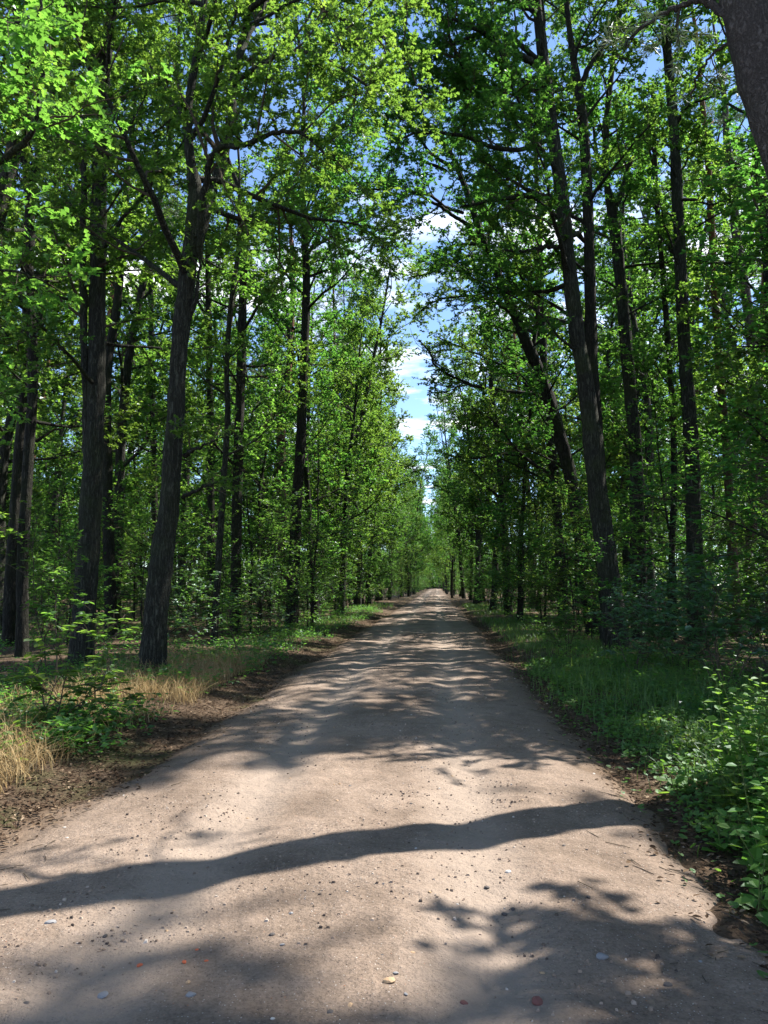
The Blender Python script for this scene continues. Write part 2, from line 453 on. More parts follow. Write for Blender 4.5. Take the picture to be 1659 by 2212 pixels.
def sheet(name, xs, ys, zf, mat):
    X, Y = np.meshgrid(xs, ys); Z = zf(X, Y)
    v = np.stack([X, Y, Z], -1).reshape(-1, 3); nx = len(xs)
    i = (np.arange(len(ys) - 1)[:, None] * nx + np.arange(nx - 1)[None, :]).reshape(-1)
    q = np.stack([i, i + 1, i + nx + 1, i + nx], -1)
    mb = MB(); mb.add(v, q); o = mb.build(name, [mat], None, True)
    o['kind'] = 'structure'
    return o

def soil_nodes(nt, coord):
    L = nt.links.new
    n1 = N_(nt, 'ShaderNodeTexNoise', Scale=0.5, Detail=5.0, Roughness=0.6); L(coord, n1.inputs['Vector'])
    n2 = N_(nt, 'ShaderNodeTexNoise', Scale=26.0, Detail=6.0, Roughness=0.75); L(coord, n2.inputs['Vector'])
    v = N_(nt, 'ShaderNodeTexVoronoi', Scale=34.0); L(coord, v.inputs['Vector'])
    base = ramp(nt, [(0.25, (.030, .021, .015)), (0.5, (.075, .052, .036)), (0.75, (.15, .105, .07))], n2.outputs['Fac'])
    lit = ramp(nt, [(0.0, (.055, .036, .024)), (0.5, (.13, .088, .058)), (1.0, (.23, .165, .11))], v.outputs['Color'])
    mx = N_(nt, 'ShaderNodeMixRGB'); mx.inputs[0].default_value = 0.45; L(base, mx.inputs[1]); L(lit, mx.inputs[2])
    return mx.outputs[0], n1.outputs['Fac'], n2.outputs['Fac']

def ground_material():
    m, nt = new_mat('forest_floor'); L = nt.links.new
    tc = N_(nt, 'ShaderNodeTexCoord'); co = tc.outputs['Object']
    soil, big, fine = soil_nodes(nt, co)
    mossf = ramp(nt, [(0.52, (0, 0, 0)), (0.66, (.65, .65, .65))], big)
    n3 = N_(nt, 'ShaderNodeTexNoise', Scale=9.0, Detail=4.0); L(co, n3.inputs['Vector'])
    mc = ramp(nt, [(0.3, (.035, .055, .014)), (0.7, (.085, .115, .032))], n3.outputs['Fac'])
    mx = N_(nt, 'ShaderNodeMixRGB'); L(mossf, mx.inputs[0]); L(soil, mx.inputs[1]); L(mc, mx.inputs[2])
    b = N_(nt, 'ShaderNodeBsdfPrincipled', Roughness=0.95); L(mx.outputs[0], b.inputs['Base Color'])
    b.inputs['Specular IOR Level'].default_value = 0.15
    bp = N_(nt, 'ShaderNodeBump', Strength=1.0, Distance=0.05); L(fine, bp.inputs['Height']); L(bp.outputs[0], b.inputs['Normal'])
    out = N_(nt, 'ShaderNodeOutputMaterial'); L(b.outputs[0], out.inputs['Surface'])
    return m

def road_material():
    m, nt = new_mat('sandy_track'); L = nt.links.new
    tc = N_(nt, 'ShaderNodeTexCoord'); co = tc.outputs['Object']
    soil, big, fine = soil_nodes(nt, co)
    sp = N_(nt, 'ShaderNodeSeparateXYZ'); L(co, sp.inputs[0])
    n1 = N_(nt, 'ShaderNodeTexNoise', Scale=0.8, Detail=5.0, Roughness=0.6); L(co, n1.inputs['Vector'])
    n2 = N_(nt, 'ShaderNodeTexNoise', Scale=55.0, Detail=6.0, Roughness=0.8); L(co, n2.inputs['Vector'])
    n4 = N_(nt, 'ShaderNodeTexNoise', Scale=7.0, Detail=4.0, Roughness=0.65); L(co, n4.inputs['Vector'])
    c1 = ramp(nt, [(0.25, (.135, .103, .081)), (0.5, (.24, .187, .15)), (0.8, (.33, .264, .217))], n1.outputs['Fac'])
    c2 = ramp(nt, [(0.30, (.50, .50, .50)), (0.5, (.95, .95, .95)), (0.72, (1.25, 1.25, 1.25))], n2.outputs['Fac'])
    c3 = ramp(nt, [(0.3, (.80, .78, .76)), (0.7, (1.12, 1.10, 1.08))], n4.outputs['Fac'])
    ma = N_(nt, 'ShaderNodeMixRGB', blend_type='MULTIPLY'); ma.inputs[0].default_value = 1; L(c1, ma.inputs[1]); L(c2, ma.inputs[2])
    mb_ = N_(nt, 'ShaderNodeMixRGB', blend_type='MULTIPLY'); mb_.inputs[0].default_value = 1; L(ma.outputs[0], mb_.inputs[1]); L(c3, mb_.inputs[2])
    # fine grit: little coloured stones pressed into the sand
    vo = N_(nt, 'ShaderNodeTexVoronoi', Scale=85.0); L(co, vo.inputs['Vector'])
    hs = N_(nt, 'ShaderNodeSeparateColor'); L(vo.outputs['Color'], hs.inputs[0])
    dot = ramp(nt, [(0.22, (1, 1, 1)), (0.34, (0, 0, 0))], vo.outputs['Distance'])
    sel = ramp(nt, [(0.70, (0, 0, 0)), (0.72, (1, 1, 1))], hs.outputs[0])
    dm = N_(nt, 'ShaderNodeMath', operation='MULTIPLY'); L(dot, dm.inputs[0]); L(sel, dm.inputs[1])
    gc = ramp(nt, [(0.0, (.06, .05, .05)), (0.35, (.13, .10, .085)), (0.6, (.32, .27, .23)), (0.8, (.50, .46, .42)), (1.0, (.30, .13, .07))], hs.outputs[1])
    mg = N_(nt, 'ShaderNodeMixRGB'); L(dm.outputs[0], mg.inputs[0]); L(mb_.outputs[0], mg.inputs[1]); L(gc, mg.inputs[2])
    # paler compacted wheel lines
    wn = N_(nt, 'ShaderNodeMath', operation='MULTIPLY_ADD'); L(n4.outputs['Fac'], wn.inputs[0]); wn.inputs[1].default_value = .35; L(sp.outputs['X'], wn.inputs[2])
    wx = N_(nt, 'ShaderNodeMath', operation='ADD'); L(wn.outputs[0], wx.inputs[0]); wx.inputs[1].default_value = -XC - .17 + .05
    wa = N_(nt, 'ShaderNodeMath', operation='ABSOLUTE'); L(wx.outputs[0], wa.inputs[0])
    ws = N_(nt, 'ShaderNodeMath', operation='SUBTRACT'); L(wa.outputs[0], ws.inputs[0]); ws.inputs[1].default_value = .8
    wb = N_(nt, 'ShaderNodeMath', operation='ABSOLUTE'); L(ws.outputs[0], wb.inputs[0])
    wr = ramp(nt, [(.10, (.75, .75, .75)), (.40, (0, 0, 0))], wb.outputs[0])
    wm = N_(nt, 'ShaderNodeMixRGB'); L(wr, wm.inputs[0]); L(mg.outputs[0], wm.inputs[1]); wm.inputs[2].default_value = (.31, .25, .205, 1); mg = wm
    # humus creeping in from both verges
    xa = N_(nt, 'ShaderNodeMath', operation='ADD'); L(sp.outputs['X'], xa.inputs[0]); xa.inputs[1].default_value = -XC
    ab = N_(nt, 'ShaderNodeMath', operation='ABSOLUTE'); L(xa.outputs[0], ab.inputs[0])
    ad = N_(nt, 'ShaderNodeMath', operation='MULTIPLY_ADD'); L(n1.outputs['Fac'], ad.inputs[0]); ad.inputs[1].default_value = 1.5; L(ab.outputs[0], ad.inputs[2])
    yr = N_(nt, 'ShaderNodeMapRange', interpolation_type='SMOOTHSTEP'); L(sp.outputs['Y'], yr.inputs['Value'])
    yr.inputs['From Min'].default_value = 4.0; yr.inputs['From Max'].default_value = 8.0; yr.inputs['To Min'].default_value = -.35; yr.inputs['To Max'].default_value = 0
    ay = N_(nt, 'ShaderNodeMath', operation='ADD'); L(ad.outputs[0], ay.inputs[0]); L(yr.outputs[0], ay.inputs[1]); ad = ay
    ad2 = N_(nt, 'ShaderNodeMath', operation='MULTIPLY_ADD'); L(n4.outputs['Fac'], ad2.inputs[0]); ad2.inputs[1].default_value = 0.5; L(ad.outputs[0], ad2.inputs[2])
    mr = N_(nt, 'ShaderNodeMapRange', interpolation_type='SMOOTHSTEP'); L(ad2.outputs[0], mr.inputs['Value'])
    mr.inputs['From Min'].default_value = 2.55; mr.inputs['From Max'].default_value = 3.25
    fin = N_(nt, 'ShaderNodeMixRGB'); L(mr.outputs[0], fin.inputs[0]); L(mg.outputs[0], fin.inputs[1]); L(soil, fin.inputs[2])
    b = N_(nt, 'ShaderNodeBsdfPrincipled', Roughness=0.95); L(fin.outputs[0], b.inputs['Base Color'])
    b.inputs['Specular IOR Level'].default_value = 0.12
    b1 = N_(nt, 'ShaderNodeBump', Strength=0.8, Distance=0.012); L(n2.outputs['Fac'], b1.inputs['Height'])
    b2 = N_(nt, 'ShaderNodeBump', Strength=0.7, Distance=0.05); L(n4.outputs['Fac'], b2.inputs['Height']); L(b1.outputs[0], b2.inputs['Normal'])
    b3 = N_(nt, 'ShaderNodeBump', Strength=0.6, Distance=0.008); L(dm.outputs[0], b3.inputs['Height']); L(b2.outputs[0], b3.inputs['Normal'])
    L(b3.outputs[0], b.inputs['Normal'])
    out = N_(nt, 'ShaderNodeOutputMaterial'); L(b.outputs[0], out.inputs['Surface'])
    return m

gx = axis_grid([(-400, -60, 20), (-60, -14, 1.2), (-14, -6, .4), (-6, 5, .12), (5, 12, .4), (12, 60, 1.2), (60, 400, 20)])
gy = axis_grid([(-200, -20, 20), (-20, 0, 1), (0, 16, .13), (16, 40, .35), (40, 120, 1.2), (120, 300, 4), (300, 700, 25)])
sheet('ground', gx, gy, lambda x, y: hgt(x, y) - 0.045 * (1 - sm(edge_d(x, y) / 0.35 + 0.5)), ground_material())
rx = axis_grid([(-3.7, 2.6, .05)])
ry = axis_grid([(-4, 0, .2), (0, 9, .05), (9, 20, .09), (20, 45, .2), (45, 120, .7), (120, 330, 3)])
sheet('road', rx, ry, lambda x, y: hgt(x, y) - 0.045 * sm(edge_d(x, y) / 0.35 + 0.5) + 0.007 * fbm(x * 10, y * 10, 71) + 0.018 * np.maximum(fbm(x * 5, y * 5, 77), 0), road_material())

# ------------------------------------------------------------------ the trees one can tell apart
def corridor(p):
    x, y, z = p[:, 0], p[:, 1], p[:, 2]
    return ~((x > -2.1) & (x < -0.35) & (y > 9) & (z < np.minimum(2.0 + 0.40 * y, 12.5)))

H = []
def HT(*a, **k):
    r, n = hero(*a, **k); H.append((r.location.x, r.location.y)); return r

OAKN = dict(tpl=T_OAK)
toR = lambda az, r: az if math.cos(az) > -.2 or r.uniform() < .35 else math.pi - az
toL = lambda az, r: az if math.cos(az) < .2 or r.uniform() < .35 else math.pi - az
# --- left of the track
HT('oak_tree', 'slim dark oak at the far left edge of the photo, one of a close pair', 18.6,
   [(17, 1405, 28), (25, 1230, 26), (40, 1010, 24), (52, 860, 23), (58, 700, 22), (56, 560, 21), (66, 450, 21), (82, 350, 20), (96, 290, 19), (120, 150, 16)],
   [([(66, 450), (50, 400), (20, 350), (-20, 300)], 10, -1.0), ([(96, 290), (130, 255), (165, 230)], 9, 1.0)], top=22, bark='dark_bark', seed=11, nauto=12, Rc=3.0)
HT('oak_tree', 'dark oak on the right in the close pair at the far left edge', 15.8,
   [(47, 1430, 27), (50, 1200, 25), (62, 980, 23), (72, 800, 22), (62, 600, 21), (66, 480, 20), (52, 300, 18), (40, 120, 16)],
   [([(62, 600), (30, 560), (-10, 540)], 9, -1.2)], top=21, bark='dark_bark', seed=12, nauto=11, Rc=2.8)
HT('oak_tree', 'tall straight grey oak with a slender second stem climbing beside it', 14.8,
   [(175, 1442, 52), (184, 1290, 48), (194, 1130, 46), (203, 960, 42), (208, 800, 38), (211, 600, 35), (214, 400, 34), (220, 200, 31), (232, 90, 28), (243, 0, 25)],
   [([(190, 1010), (186, 900), (182, 760), (179, 620), (178, 500), (180, 400), (186, 300), (196, 180), (200, 110), (192, 70), (172, 30), (150, -20)], 20, -0.5),
    ([(214, 400), (250, 380), (300, 365), (350, 360)], 9, -1.5), ([(221, 140), (205, 100), (198, 90)], 12, -.3)],
   top=21, seed=13, nauto=13, z_auto=(5.5, .97), Rc=3.4, tpl=T_OAK, keep=corridor)
HT('oak_tree', 'big leaning oak at the left verge whose trunk forks high above the dry grass', 12.7,
   [(328, 1472, 58), (334, 1370, 54), (345, 1250, 51), (356, 1160, 50), (366, 1090, 43), (375, 960, 40), (384, 800, 38), (392, 700, 38), (402, 620, 38), (413, 530, 38), (423, 430, 38), (412, 350, 23), (405, 260, 21), (414, 180, 19), (430, 90, 17), (442, 0, 15)],
   [([(425, 520), (446, 445), (462, 395), (482, 340), (500, 250), (503, 170), (520, 95), (545, 0), (560, -60)], 34, 1.2),
    ([(432, 560), (433, 480), (440, 410), (452, 350), (475, 318), (515, 314), (550, 306), (600, 285), (650, 287), (690, 320), (725, 345)], 17, -2.2),
    ([(408, 690), (424, 630), (433, 560)], 15, -.2),
    ([(600, 286), (585, 250), (560, 225), (530, 190)], 8, -1.5),
    ([(398, 985), (425, 968), (465, 955)], 10, -.6), ([(396, 1075), (430, 1056), (470, 1040)], 10, -.6),
    ([(508, 150), (540, 70), (575, 10), (600, -30)], 17, 1.0), ([(540, 20), (610, -30), (690, 10), (770, 60), (840, 90), (890, 150)], 15, -1.5), ([(505, 180), (580, 130), (660, 110), (740, 150), (800, 190)], 13, -2.5), ([(560, -60), (680, -120), (800, -100), (900, -30)], 15, .5)],
   top=21, seed=14, nauto=13, z_auto=(6.2, .97), Rc=4.8, azf=toR, tpl=T_OAK, keep=corridor, fol=dict(tw=10, nl=20), nside=18)
HT('slim_tree', 'thin grey stemmed tree between the leaning oak and the dark oaks behind', 20.4,
   [(462, 1392, 15), (470, 1250, 15), (478, 1120, 14), (486, 1000, 13), (492, 900, 12), (490, 780, 12), (500, 650, 11), (515, 540, 10)], [],
   top=14, seed=15, nauto=9, z_auto=(5, .97), Rc=2.0)
HT('oak_tree', 'dark oak with spreading upper forks behind the thin grey stem', 24.0,
   [(508, 1375, 24), (511, 1150, 23), (515, 950, 21), (520, 830, 20), (523, 700, 19), (526, 600, 18), (530, 500, 17), (520, 420, 12), (502, 370, 10)],
   [([(530, 500), (548, 470), (565, 430), (580, 390)], 11, 1), ([(528, 560), (505, 500), (480, 450), (460, 430)], 8, -1), ([(522, 720), (560, 660), (600, 610), (640, 560)], 8, -1.5)],
   top=24, bark='dark_bark', seed=16, nauto=14, Rc=3.2)
HT('oak_tree', 'straight dark oak at the left verge with a fan of steep upper branches', 27.0,
   [(630, 1362, 28), (638, 1150, 25), (648, 980, 22), (655, 830, 20), (660, 700, 19), (662, 600, 18), (657, 500, 15), (654, 400, 12), (652, 310, 10)],
   [([(660, 560), (690, 500), (712, 440), (738, 370), (752, 330)], 9, 1.0), ([(658, 520), (632, 460), (612, 410), (603, 360)], 8, -1.0), ([(661, 545), (700, 520), (750, 490), (800, 470)], 8, 0.8),
    ([(660, 570), (610, 530), (575, 490)], 7, -.8), ([(662, 600), (700, 585), (740, 575)], 8, .6), ([(657, 480), (672, 420), (690, 370)], 7, .5), ([(658, 640), (630, 610), (600, 560), (585, 520)], 7, 0), ([(657, 480), (720, 420), (790, 395), (850, 400)], 9, .5), ([(654, 400), (700, 300), (770, 240), (850, 230)], 9, 1)],
   top=24, bark='dark_bark', seed=17, nauto=14, z_auto=(9, .97), Rc=3.8, azf=toR, keep=corridor)
HT('pine_tree', 'stout reddish pine trunk just beyond the straight dark verge oak', 36.0,
   [(612, 1330, 22), (610, 1180, 21), (608, 1000, 20), (607, 930, 19), (618, 870, 15), (625, 780, 13), (632, 650, 12)], [([(606, 940), (596, 880), (592, 800)], 13, 1)],
   top=24, bark='red_bark', leafm='needle', seed=18, nauto=10, z_auto=(11, .97), Rc=2.8)
HT('oak_tree', 'slender oak whose dark stem shows close behind the leaning oak', 26.0,
   [(455, 1340, 17), (456, 1150, 16), (455, 1000, 15), (453, 830, 14), (450, 620, 13)], [([(452, 700), (420, 640), (380, 600)], 8, 0)], top=22, bark='dark_bark', seed=19, nauto=12, Rc=2.8)
HT('oak_tree', 'slender oak between the two big grey trunks with sunlit flecks on its bark', 30.0,
   [(337, 1320, 15), (335, 1150, 15), (332, 1000, 14), (329, 830, 13), (326, 680, 12)], [], top=22, bark='dark_bark', seed=20, nauto=12, Rc=2.8)
HT('pine_tree', 'dark pine trunk close behind the tall straight grey oak', 21.5,
   [(240, 1362, 26), (236, 1200, 24), (232, 1050, 23), (230, 850, 21)], [], top=23, bark='dark_bark', seed=21, nauto=9, z_auto=(11, .97), Rc=2.4, leafm='needle')
HT('oak_tree', 'close oak at the left edge whose bare bent limb rises through large hanging leaves', 8.0,
   [(-330, 1640, 110), (-320, 1200, 100), (-300, 800, 90), (-290, 400, 84), (-280, 0, 76)],
   [([(-290, 470), (-180, 440), (-90, 405), (0, 352), (50, 310), (76, 270), (86, 200), (91, 130), (90, 50), (84, -60)], 18, -.6), ([(-280, 120), (-160, 60), (-40, 40), (60, 60), (120, 90)], 16, -1.0), ([(-300, 900), (-200, 860), (-100, 840), (0, 850)], 12, .4), ([(-290, 640), (-190, 600), (-80, 580), (40, 590), (100, 610)], 11, .5)],
   top=14, seed=22, nauto=9, z_auto=(5.5, .97), Rc=2.6, tpl=T_OAK, fol=dict(L=.14, tw=6, nl=11, d2=2.2))
# --- right of the track
HT('oak_tree', 'tallest dark oak on the right with long crooked limbs over the track', 18.7,
   [(1330, 1404, 54), (1322, 1290, 46), (1300, 1130, 43), (1283, 980, 40), (1266, 830, 36), (1249, 740, 33), (1231, 600, 31), (1214, 425, 30), (1196, 300, 28), (1177, 150, 25), (1163, 40, 22), (1158, -40, 20)],
   [([(1181, 275), (1150, 257), (1115, 246), (1085, 228), (1060, 197), (1035, 180), (1008, 152), (985, 115), (966, 68), (940, 20)], 17, -2.2),
    ([(1170, 150), (1140, 128), (1100, 112), (1062, 82), (1020, 60), (975, 40)], 17, -2.5),
    ([(1176, 170), (1130, 172), (1080, 184), (1030, 190), (975, 200), (915, 198)], 12, -2.0),
    ([(1198, 427), (1150, 421), (1110, 425), (1070, 432), (1030, 440), (995, 445)], 14, -1.2),
    ([(1213, 535), (1180, 533), (1150, 540), (1120, 543), (1090, 540)], 11, -1.5),
    ([(1162, 30), (1130, 10), (1080, -5), (1030, -30)], 15, -2.0),
    ([(1252, 760), (1215, 735), (1180, 690)], 8, -1), ([(1160, 20), (1060, -40), (960, -30), (880, 20), (820, 80)], 14, -3.0), ([(1158, -40), (1050, -140), (940, -150), (850, -80)], 14, -2.0), ([(1196, 300), (1100, 325), (1000, 295), (920, 285), (850, 305)], 12, -3.0), ([(1175, 140), (1080, 70), (980, 95), (900, 130), (830, 190)], 13, -2.5)],
   top=23, seed=31, nauto=14, z_auto=(8, .97), Rc=4.4, azf=toL, keep=corridor, tpl=T_OAK, nside=16)
HT('oak_tree', 'crooked oak leaning out over the track with mossy arching branches', 25.0,
   [(1272, 1300, 31), (1265, 1255, 30), (1250, 1130, 29), (1230, 1020, 28), (1210, 945, 27), (1195, 890, 26), (1172, 820, 25), (1142, 750, 24), (1114, 685, 22), (1079, 600, 19), (1046, 525, 17), (1020, 450, 15), (1003, 400, 13), (978, 340, 11), (950, 300, 9)],
   [([(1020, 490), (985, 470), (960, 452), (920, 430), (880, 410), (830, 407), (790, 412)], 10, -2.0), ([(1000, 460), (960, 445), (925, 420), (890, 418), (850, 440)], 8, -2.5),
    ([(975, 360), (930, 330), (900, 290), (875, 265)], 9, -1.5), ([(965, 370), (920, 350), (870, 335), (830, 320)], 8, -1.0), ([(1045, 525), (1000, 528), (970, 535), (940, 560)], 9, -1.5),
    ([(1172, 800), (1150, 770), (1160, 700), (1165, 620), (1172, 530)], 15, .8), ([(1120, 690), (1080, 660), (1040, 640)], 9, -1.2)],
   top=11, bark='dark_bark', seed=32, nauto=16, z_auto=(5, .97), Rc=2.8, keep=corridor, fol=dict(tw=11))
HT('oak_tree', 'tall dark oak close behind the tallest right-hand oak, forking near the top', 20.0,
   [(1316, 1395, 32), (1303, 1150, 29), (1290, 950, 27), (1278, 775, 26), (1274, 600, 24), (1270, 450, 24), (1260, 275, 22), (1246, 175, 19), (1232, 80, 13), (1222, -20, 11)],
   [([(1250, 200), (1275, 140), (1305, 95), (1338, 35), (1360, -20)], 15, 1), ([(1262, 250), (1230, 230), (1200, 195)], 8, -1), ([(1258, 240), (1238, 262), (1215, 240)], 7, -1)],
   top=22, seed=33, nauto=13, z_auto=(8, .97), Rc=4.0, azf=toL, bark='dark_bark')
HT('oak_tree', 'mossy oak with a wide low fork standing right of the two tall trunks', 23.0,
   [(1384, 1378, 33), (1381, 1280, 31), (1376, 1080, 29), (1372, 955, 28), (1362, 855, 27), (1353, 750, 26), (1343, 640, 25), (1335, 550, 24), (1325, 465, 24), (1311, 400, 14), (1308, 300, 14), (1316, 200, 13), (1330, 80, 11)],
   [([(1328, 445), (1342, 420), (1354, 375), (1367, 340), (1390, 290), (1418, 245)], 15, .8), ([(1312, 400), (1290, 340), (1280, 250), (1275, 170)], 11, .6), ([(1380, 1000), (1350, 960), (1330, 930)], 6, -.5)],
   top=23, seed=34, nauto=12, z_auto=(9, .97), Rc=3.0)
HT('oak_tree', 'straight dark oak rising out of the pale leaved shrub on the right', 21.0,
   [(1503, 1392, 35), (1500, 1205, 33), (1495, 1005, 31), (1486, 855, 28), (1480, 780, 27), (1472, 625, 25), (1467, 500, 24), (1457, 300, 22), (1443, 125, 20), (1428, 0, 17)],
   [([(1460, 270), (1485, 230), (1520, 215), (1560, 200)], 9, -1), ([(1466, 430), (1500, 432), (1540, 440), (1580, 430)], 8, -1.5), ([(1446, 90), (1470, 40), (1490, -10)], 9, 0), ([(1470, 560), (1440, 530), (1420, 500)], 7, 0)],
   top=22, seed=35, nauto=10, z_auto=(9, .97), Rc=2.9)
HT('slim_tree', 'thin straight tree left of the dark oak that rises from the pale shrub', 23.0,
   [(1449, 1375, 14), (1452, 1180, 13), (1456, 1050, 13), (1454, 900, 13), (1447, 800, 12), (1437, 660, 12), (1426, 525, 11), (1417, 400, 10), (1410, 200, 8)], [([(1417, 400), (1405, 330), (1400, 260)], 6, 0)],
   top=15, seed=36, nauto=10, z_auto=(6, .97), Rc=1.9, bark='dark_bark')
HT('oak_tree', 'dark oak behind the crooked leaning oak at the right verge', 30.0,
   [(1215, 1288, 23), (1205, 1130, 21), (1194, 1000, 20), (1184, 915, 19), (1176, 830, 18), (1172, 700, 16), (1165, 600, 14)],
   [([(1192, 1025), (1165, 1010), (1130, 985), (1100, 950), (1060, 905), (1020, 880)], 9, -2.5), ([(1160, 850), (1090, 845), (1030, 835), (980, 815), (940, 790), (928, 760), (905, 735)], 9, -2.5), ([(1130, 985), (1080, 980), (1030, 990), (970, 985)], 7, -2), ([(1172, 730), (1100, 665), (1030, 640), (940, 650), (890, 690)], 9, 1.5), ([(1166, 610), (1080, 560), (1000, 555), (930, 590), (880, 600)], 9, 2.5), ([(1180, 870), (1100, 800), (1020, 760), (950, 730)], 8, 3)],
   top=23, seed=37, nauto=15, Rc=3.8, azf=toL, bark='dark_bark', keep=corridor)
HT('oak_tree', 'smaller dark oak beside the far grass on the right verge', 40.0,
   [(1097, 1292, 17), (1093, 1200, 16), (1085, 1080, 14), (1075, 950, 12), (1062, 850, 10)], [([(1093, 1180), (1060, 1140), (1020, 1080)], 7, -1), ([(1085, 1080), (1040, 1040), (1000, 990)], 6, -1)], top=21, seed=38, nauto=13, Rc=3.4, z_auto=(3.5, .97), bark='dark_bark', keep=corridor)
HT('pine_tree', 'grey pine trunk right of the dark oak in the pale shrub', 24.0,
   [(1590, 1370, 20), (1579, 1130, 18), (1568, 960, 17), (1556, 820, 16), (1545, 650, 15), (1535, 450, 14)], [], top=24, seed=39, nauto=9, z_auto=(12, .97), Rc=2.4, bark='red_bark', leafm='needle')
HT('pine_tree', 'grey pine slanting towards the right edge of the photo among the leaves', 27.0,
   [(1672, 1350, 24), (1655, 1100, 23), (1638, 900, 22), (1625, 750, 21), (1610, 630, 20), (1592, 520, 19), (1580, 380, 17)], [], top=22, seed=40, nauto=9, z_auto=(10.5, .97), Rc=2.2, bark='pine_bark', leafm='needle')
HT('pine_tree', 'huge scaly barked pine leaning in at the top right corner', 7.4, [],
   world=[(4.62, 7.4, 0, .31), (4.1, 7.4, 2.6, .285), (3.56, 7.4, 5.35, .255), (3.27, 7.4, 6.6, .235), (3.04, 7.4, 7.9, .22), (2.7, 7.45, 10.2, .18), (2.5, 7.6, 13, .14)],
   limbs=[([(1585, 55), (1560, 30), (1535, 10), (1500, 2), (1470, 14), (1440, 25), (1390, 55), (1350, 95)], 22, .5), ([(1588, 90), (1565, 98), (1530, 130), (1505, 165), (1490, 215)], 8, .8)],
   top=21, seed=41, nauto=8, z_auto=(11.5, .97), Rc=2.0, bark='pine_bark', leafm='needle', nside=24, fol=dict(tw=3.5))

# ------------------------------------------------------------------ the rest of the wood: one of each kind, then copies
def make_tree(name, label, group, seed, Ht, r0, clear, nl, Rc, bark, leafm, fol=None, bend=0.05, el=(15, 60), low=0, top_small=.55, nside=8, up=.03, cat='tree'):
    rng = np.random.default_rng(seed)
    pts = [np.array([0, 0, -0.2])]; d = np.array([0, 0, 1.0]); n = 12
    for i in range(n):
        d = unit(d + rng.normal(0, bend, 3) * np.array([1, 1, 0]) + np.array([0, 0, .03])); pts.append(pts[-1] + d * (Ht / n))
    C = catmull(pts, 3); t = np.linspace(0, 1, len(C))
    tr = r0 * (1.0 - 0.88 * t ** 1.1) * (1 + .3 * np.exp(-t * 40))
    root = thing(name, label, cat, (0, 0, 0), group)
    mt = MB(); tube(mt, C, tr, nside, 0, rng, .04)
    lm = auto_limbs(rng, C, tr, nl, clear / Ht, .97, Rc, el[0], el[1], up, top_small)
    for k in range(low):
        lm += auto_limbs(rng, C, tr, 1, rng.uniform(.12, clear / Ht), clear / Ht, Rc * .5, 0, 20)
    for p, r in lm: tube(mt, p, r, 5, 0, rng, .04)
    mt.build('trunk', [M[bark]], root, True)
    mc = MB(); k = foliage(rng, mc, lm, **(fol or {}))
    mc.build('crown', [M[leafm], M['twig']], root, False)
    return root

NEED = dict(L=.15, asp=.12, nl=26, tw=5.0, flat=.15, l2=.35, twl=(.2, .45), droop=0)
G_L = 'trees deep in the wood left of the track'; G_R = 'trees deep in the wood right of the track'
OAKS = [make_tree('oak_tree', 'x', 'x', 100 + i, [23, 21, 25, 18.5, 22][i], [.21, .18, .23, .16, .20][i], [5, 4.2, 6, 3.6, 5][i], [36, 32, 38, 30, 34][i], [4.0, 3.7, 4.3, 3.3, 4.0][i],
                  ['oak_bark', 'dark_bark'][i % 2], 'oak_leaf', dict(L=.125, tw=7.8, nl=20, d2=2.3, tcen=[.5, .6, .42, .55, .5][i]), bend=.05, low=[4, 3, 5, 4, 3][i]) for i in range(5)]
SLIM = [make_tree('slim_tree', 'x', 'x', 120 + i, [14, 12, 16][i], [.09, .075, .105][i], [2.4, 2.0, 3.2][i], 24, [2.4, 2.1, 2.6][i], 'dark_bark', 'beech_leaf', dict(L=.115, tw=9, nl=16, flat=1.1, tcen=.55), bend=.06, low=4) for i in range(3)]
YOUNG = [make_tree('young_tree', 'x', 'x', 130 + i, [6.0, 4.8, 7.0, 3.8][i], [.040, .034, .046, .028][i], [.9, .7, 1.2, .5][i], [21, 18, 23, 16][i], [2.1, 1.8, 2.3, 1.5][i], 'dark_bark', 'beech_leaf',
                   dict(L=.095, tw=9, nl=13, flat=1.5, up2=.05, droop=.1, tcen=.55), bend=.05, el=(5, 40), nside=6) for i in range(4)]
SAPL = [make_tree('sapling', 'x', 'x', 140 + i, [2.2, 1.5, 2.9][i], [.016, .012, .02][i], [.4, .3, .6][i], [10, 9, 12][i], [.85, .7, 1.0][i], 'dark_bark', ['beech_leaf', 'glossy_leaf', 'beech_leaf'][i],
                  dict(L=.085, tw=10, nl=8, flat=1.7, up2=.03, l2=.5, twl=(.12, .35), tpl=T_OVATE), bend=.06, el=(5, 45), nside=6) for i in range(3)]
PINE = [make_tree('pine_tree', 'x', 'x', 150 + i, [24, 22][i], [.20, .18][i], [13, 11.5][i], 18, [2.6, 2.3][i], 'red_bark', 'needle', NEED, bend=.03, el=(0, 50), top_small=.5, low=2) for i in range(2)]

taken = list(H)
def free(x, y, d):
    for a, b in taken:
        if (a - x) ** 2 + (b - y) ** 2 < d * d: return False
    return True

used = set()
def plant(protos, k, x, y, rng, label, group, smin=.85, smax=1.15):
    p = protos[k]
    s = rng.uniform(smin, smax)
    loc = (x, y, h1(x, y) - .02)
    if id(p) not in used:
        used.add(id(p)); p.location = loc; p.rotation_euler = (0, 0, rng.uniform(0, 6.28)); p.scale = (s, s, s * rng.uniform(.95, 1.08))
        p['label'] = label; p['group'] = group
        return p
    return copy_tree(p, loc, rng.uniform(0, 6.28), (s, s * rng.uniform(.95, 1.08)), label, group)

def inside(x, y, m=0.0):
    return -.567 * y - m < x < .431 * y + m

rg = np.random.default_rng(55)
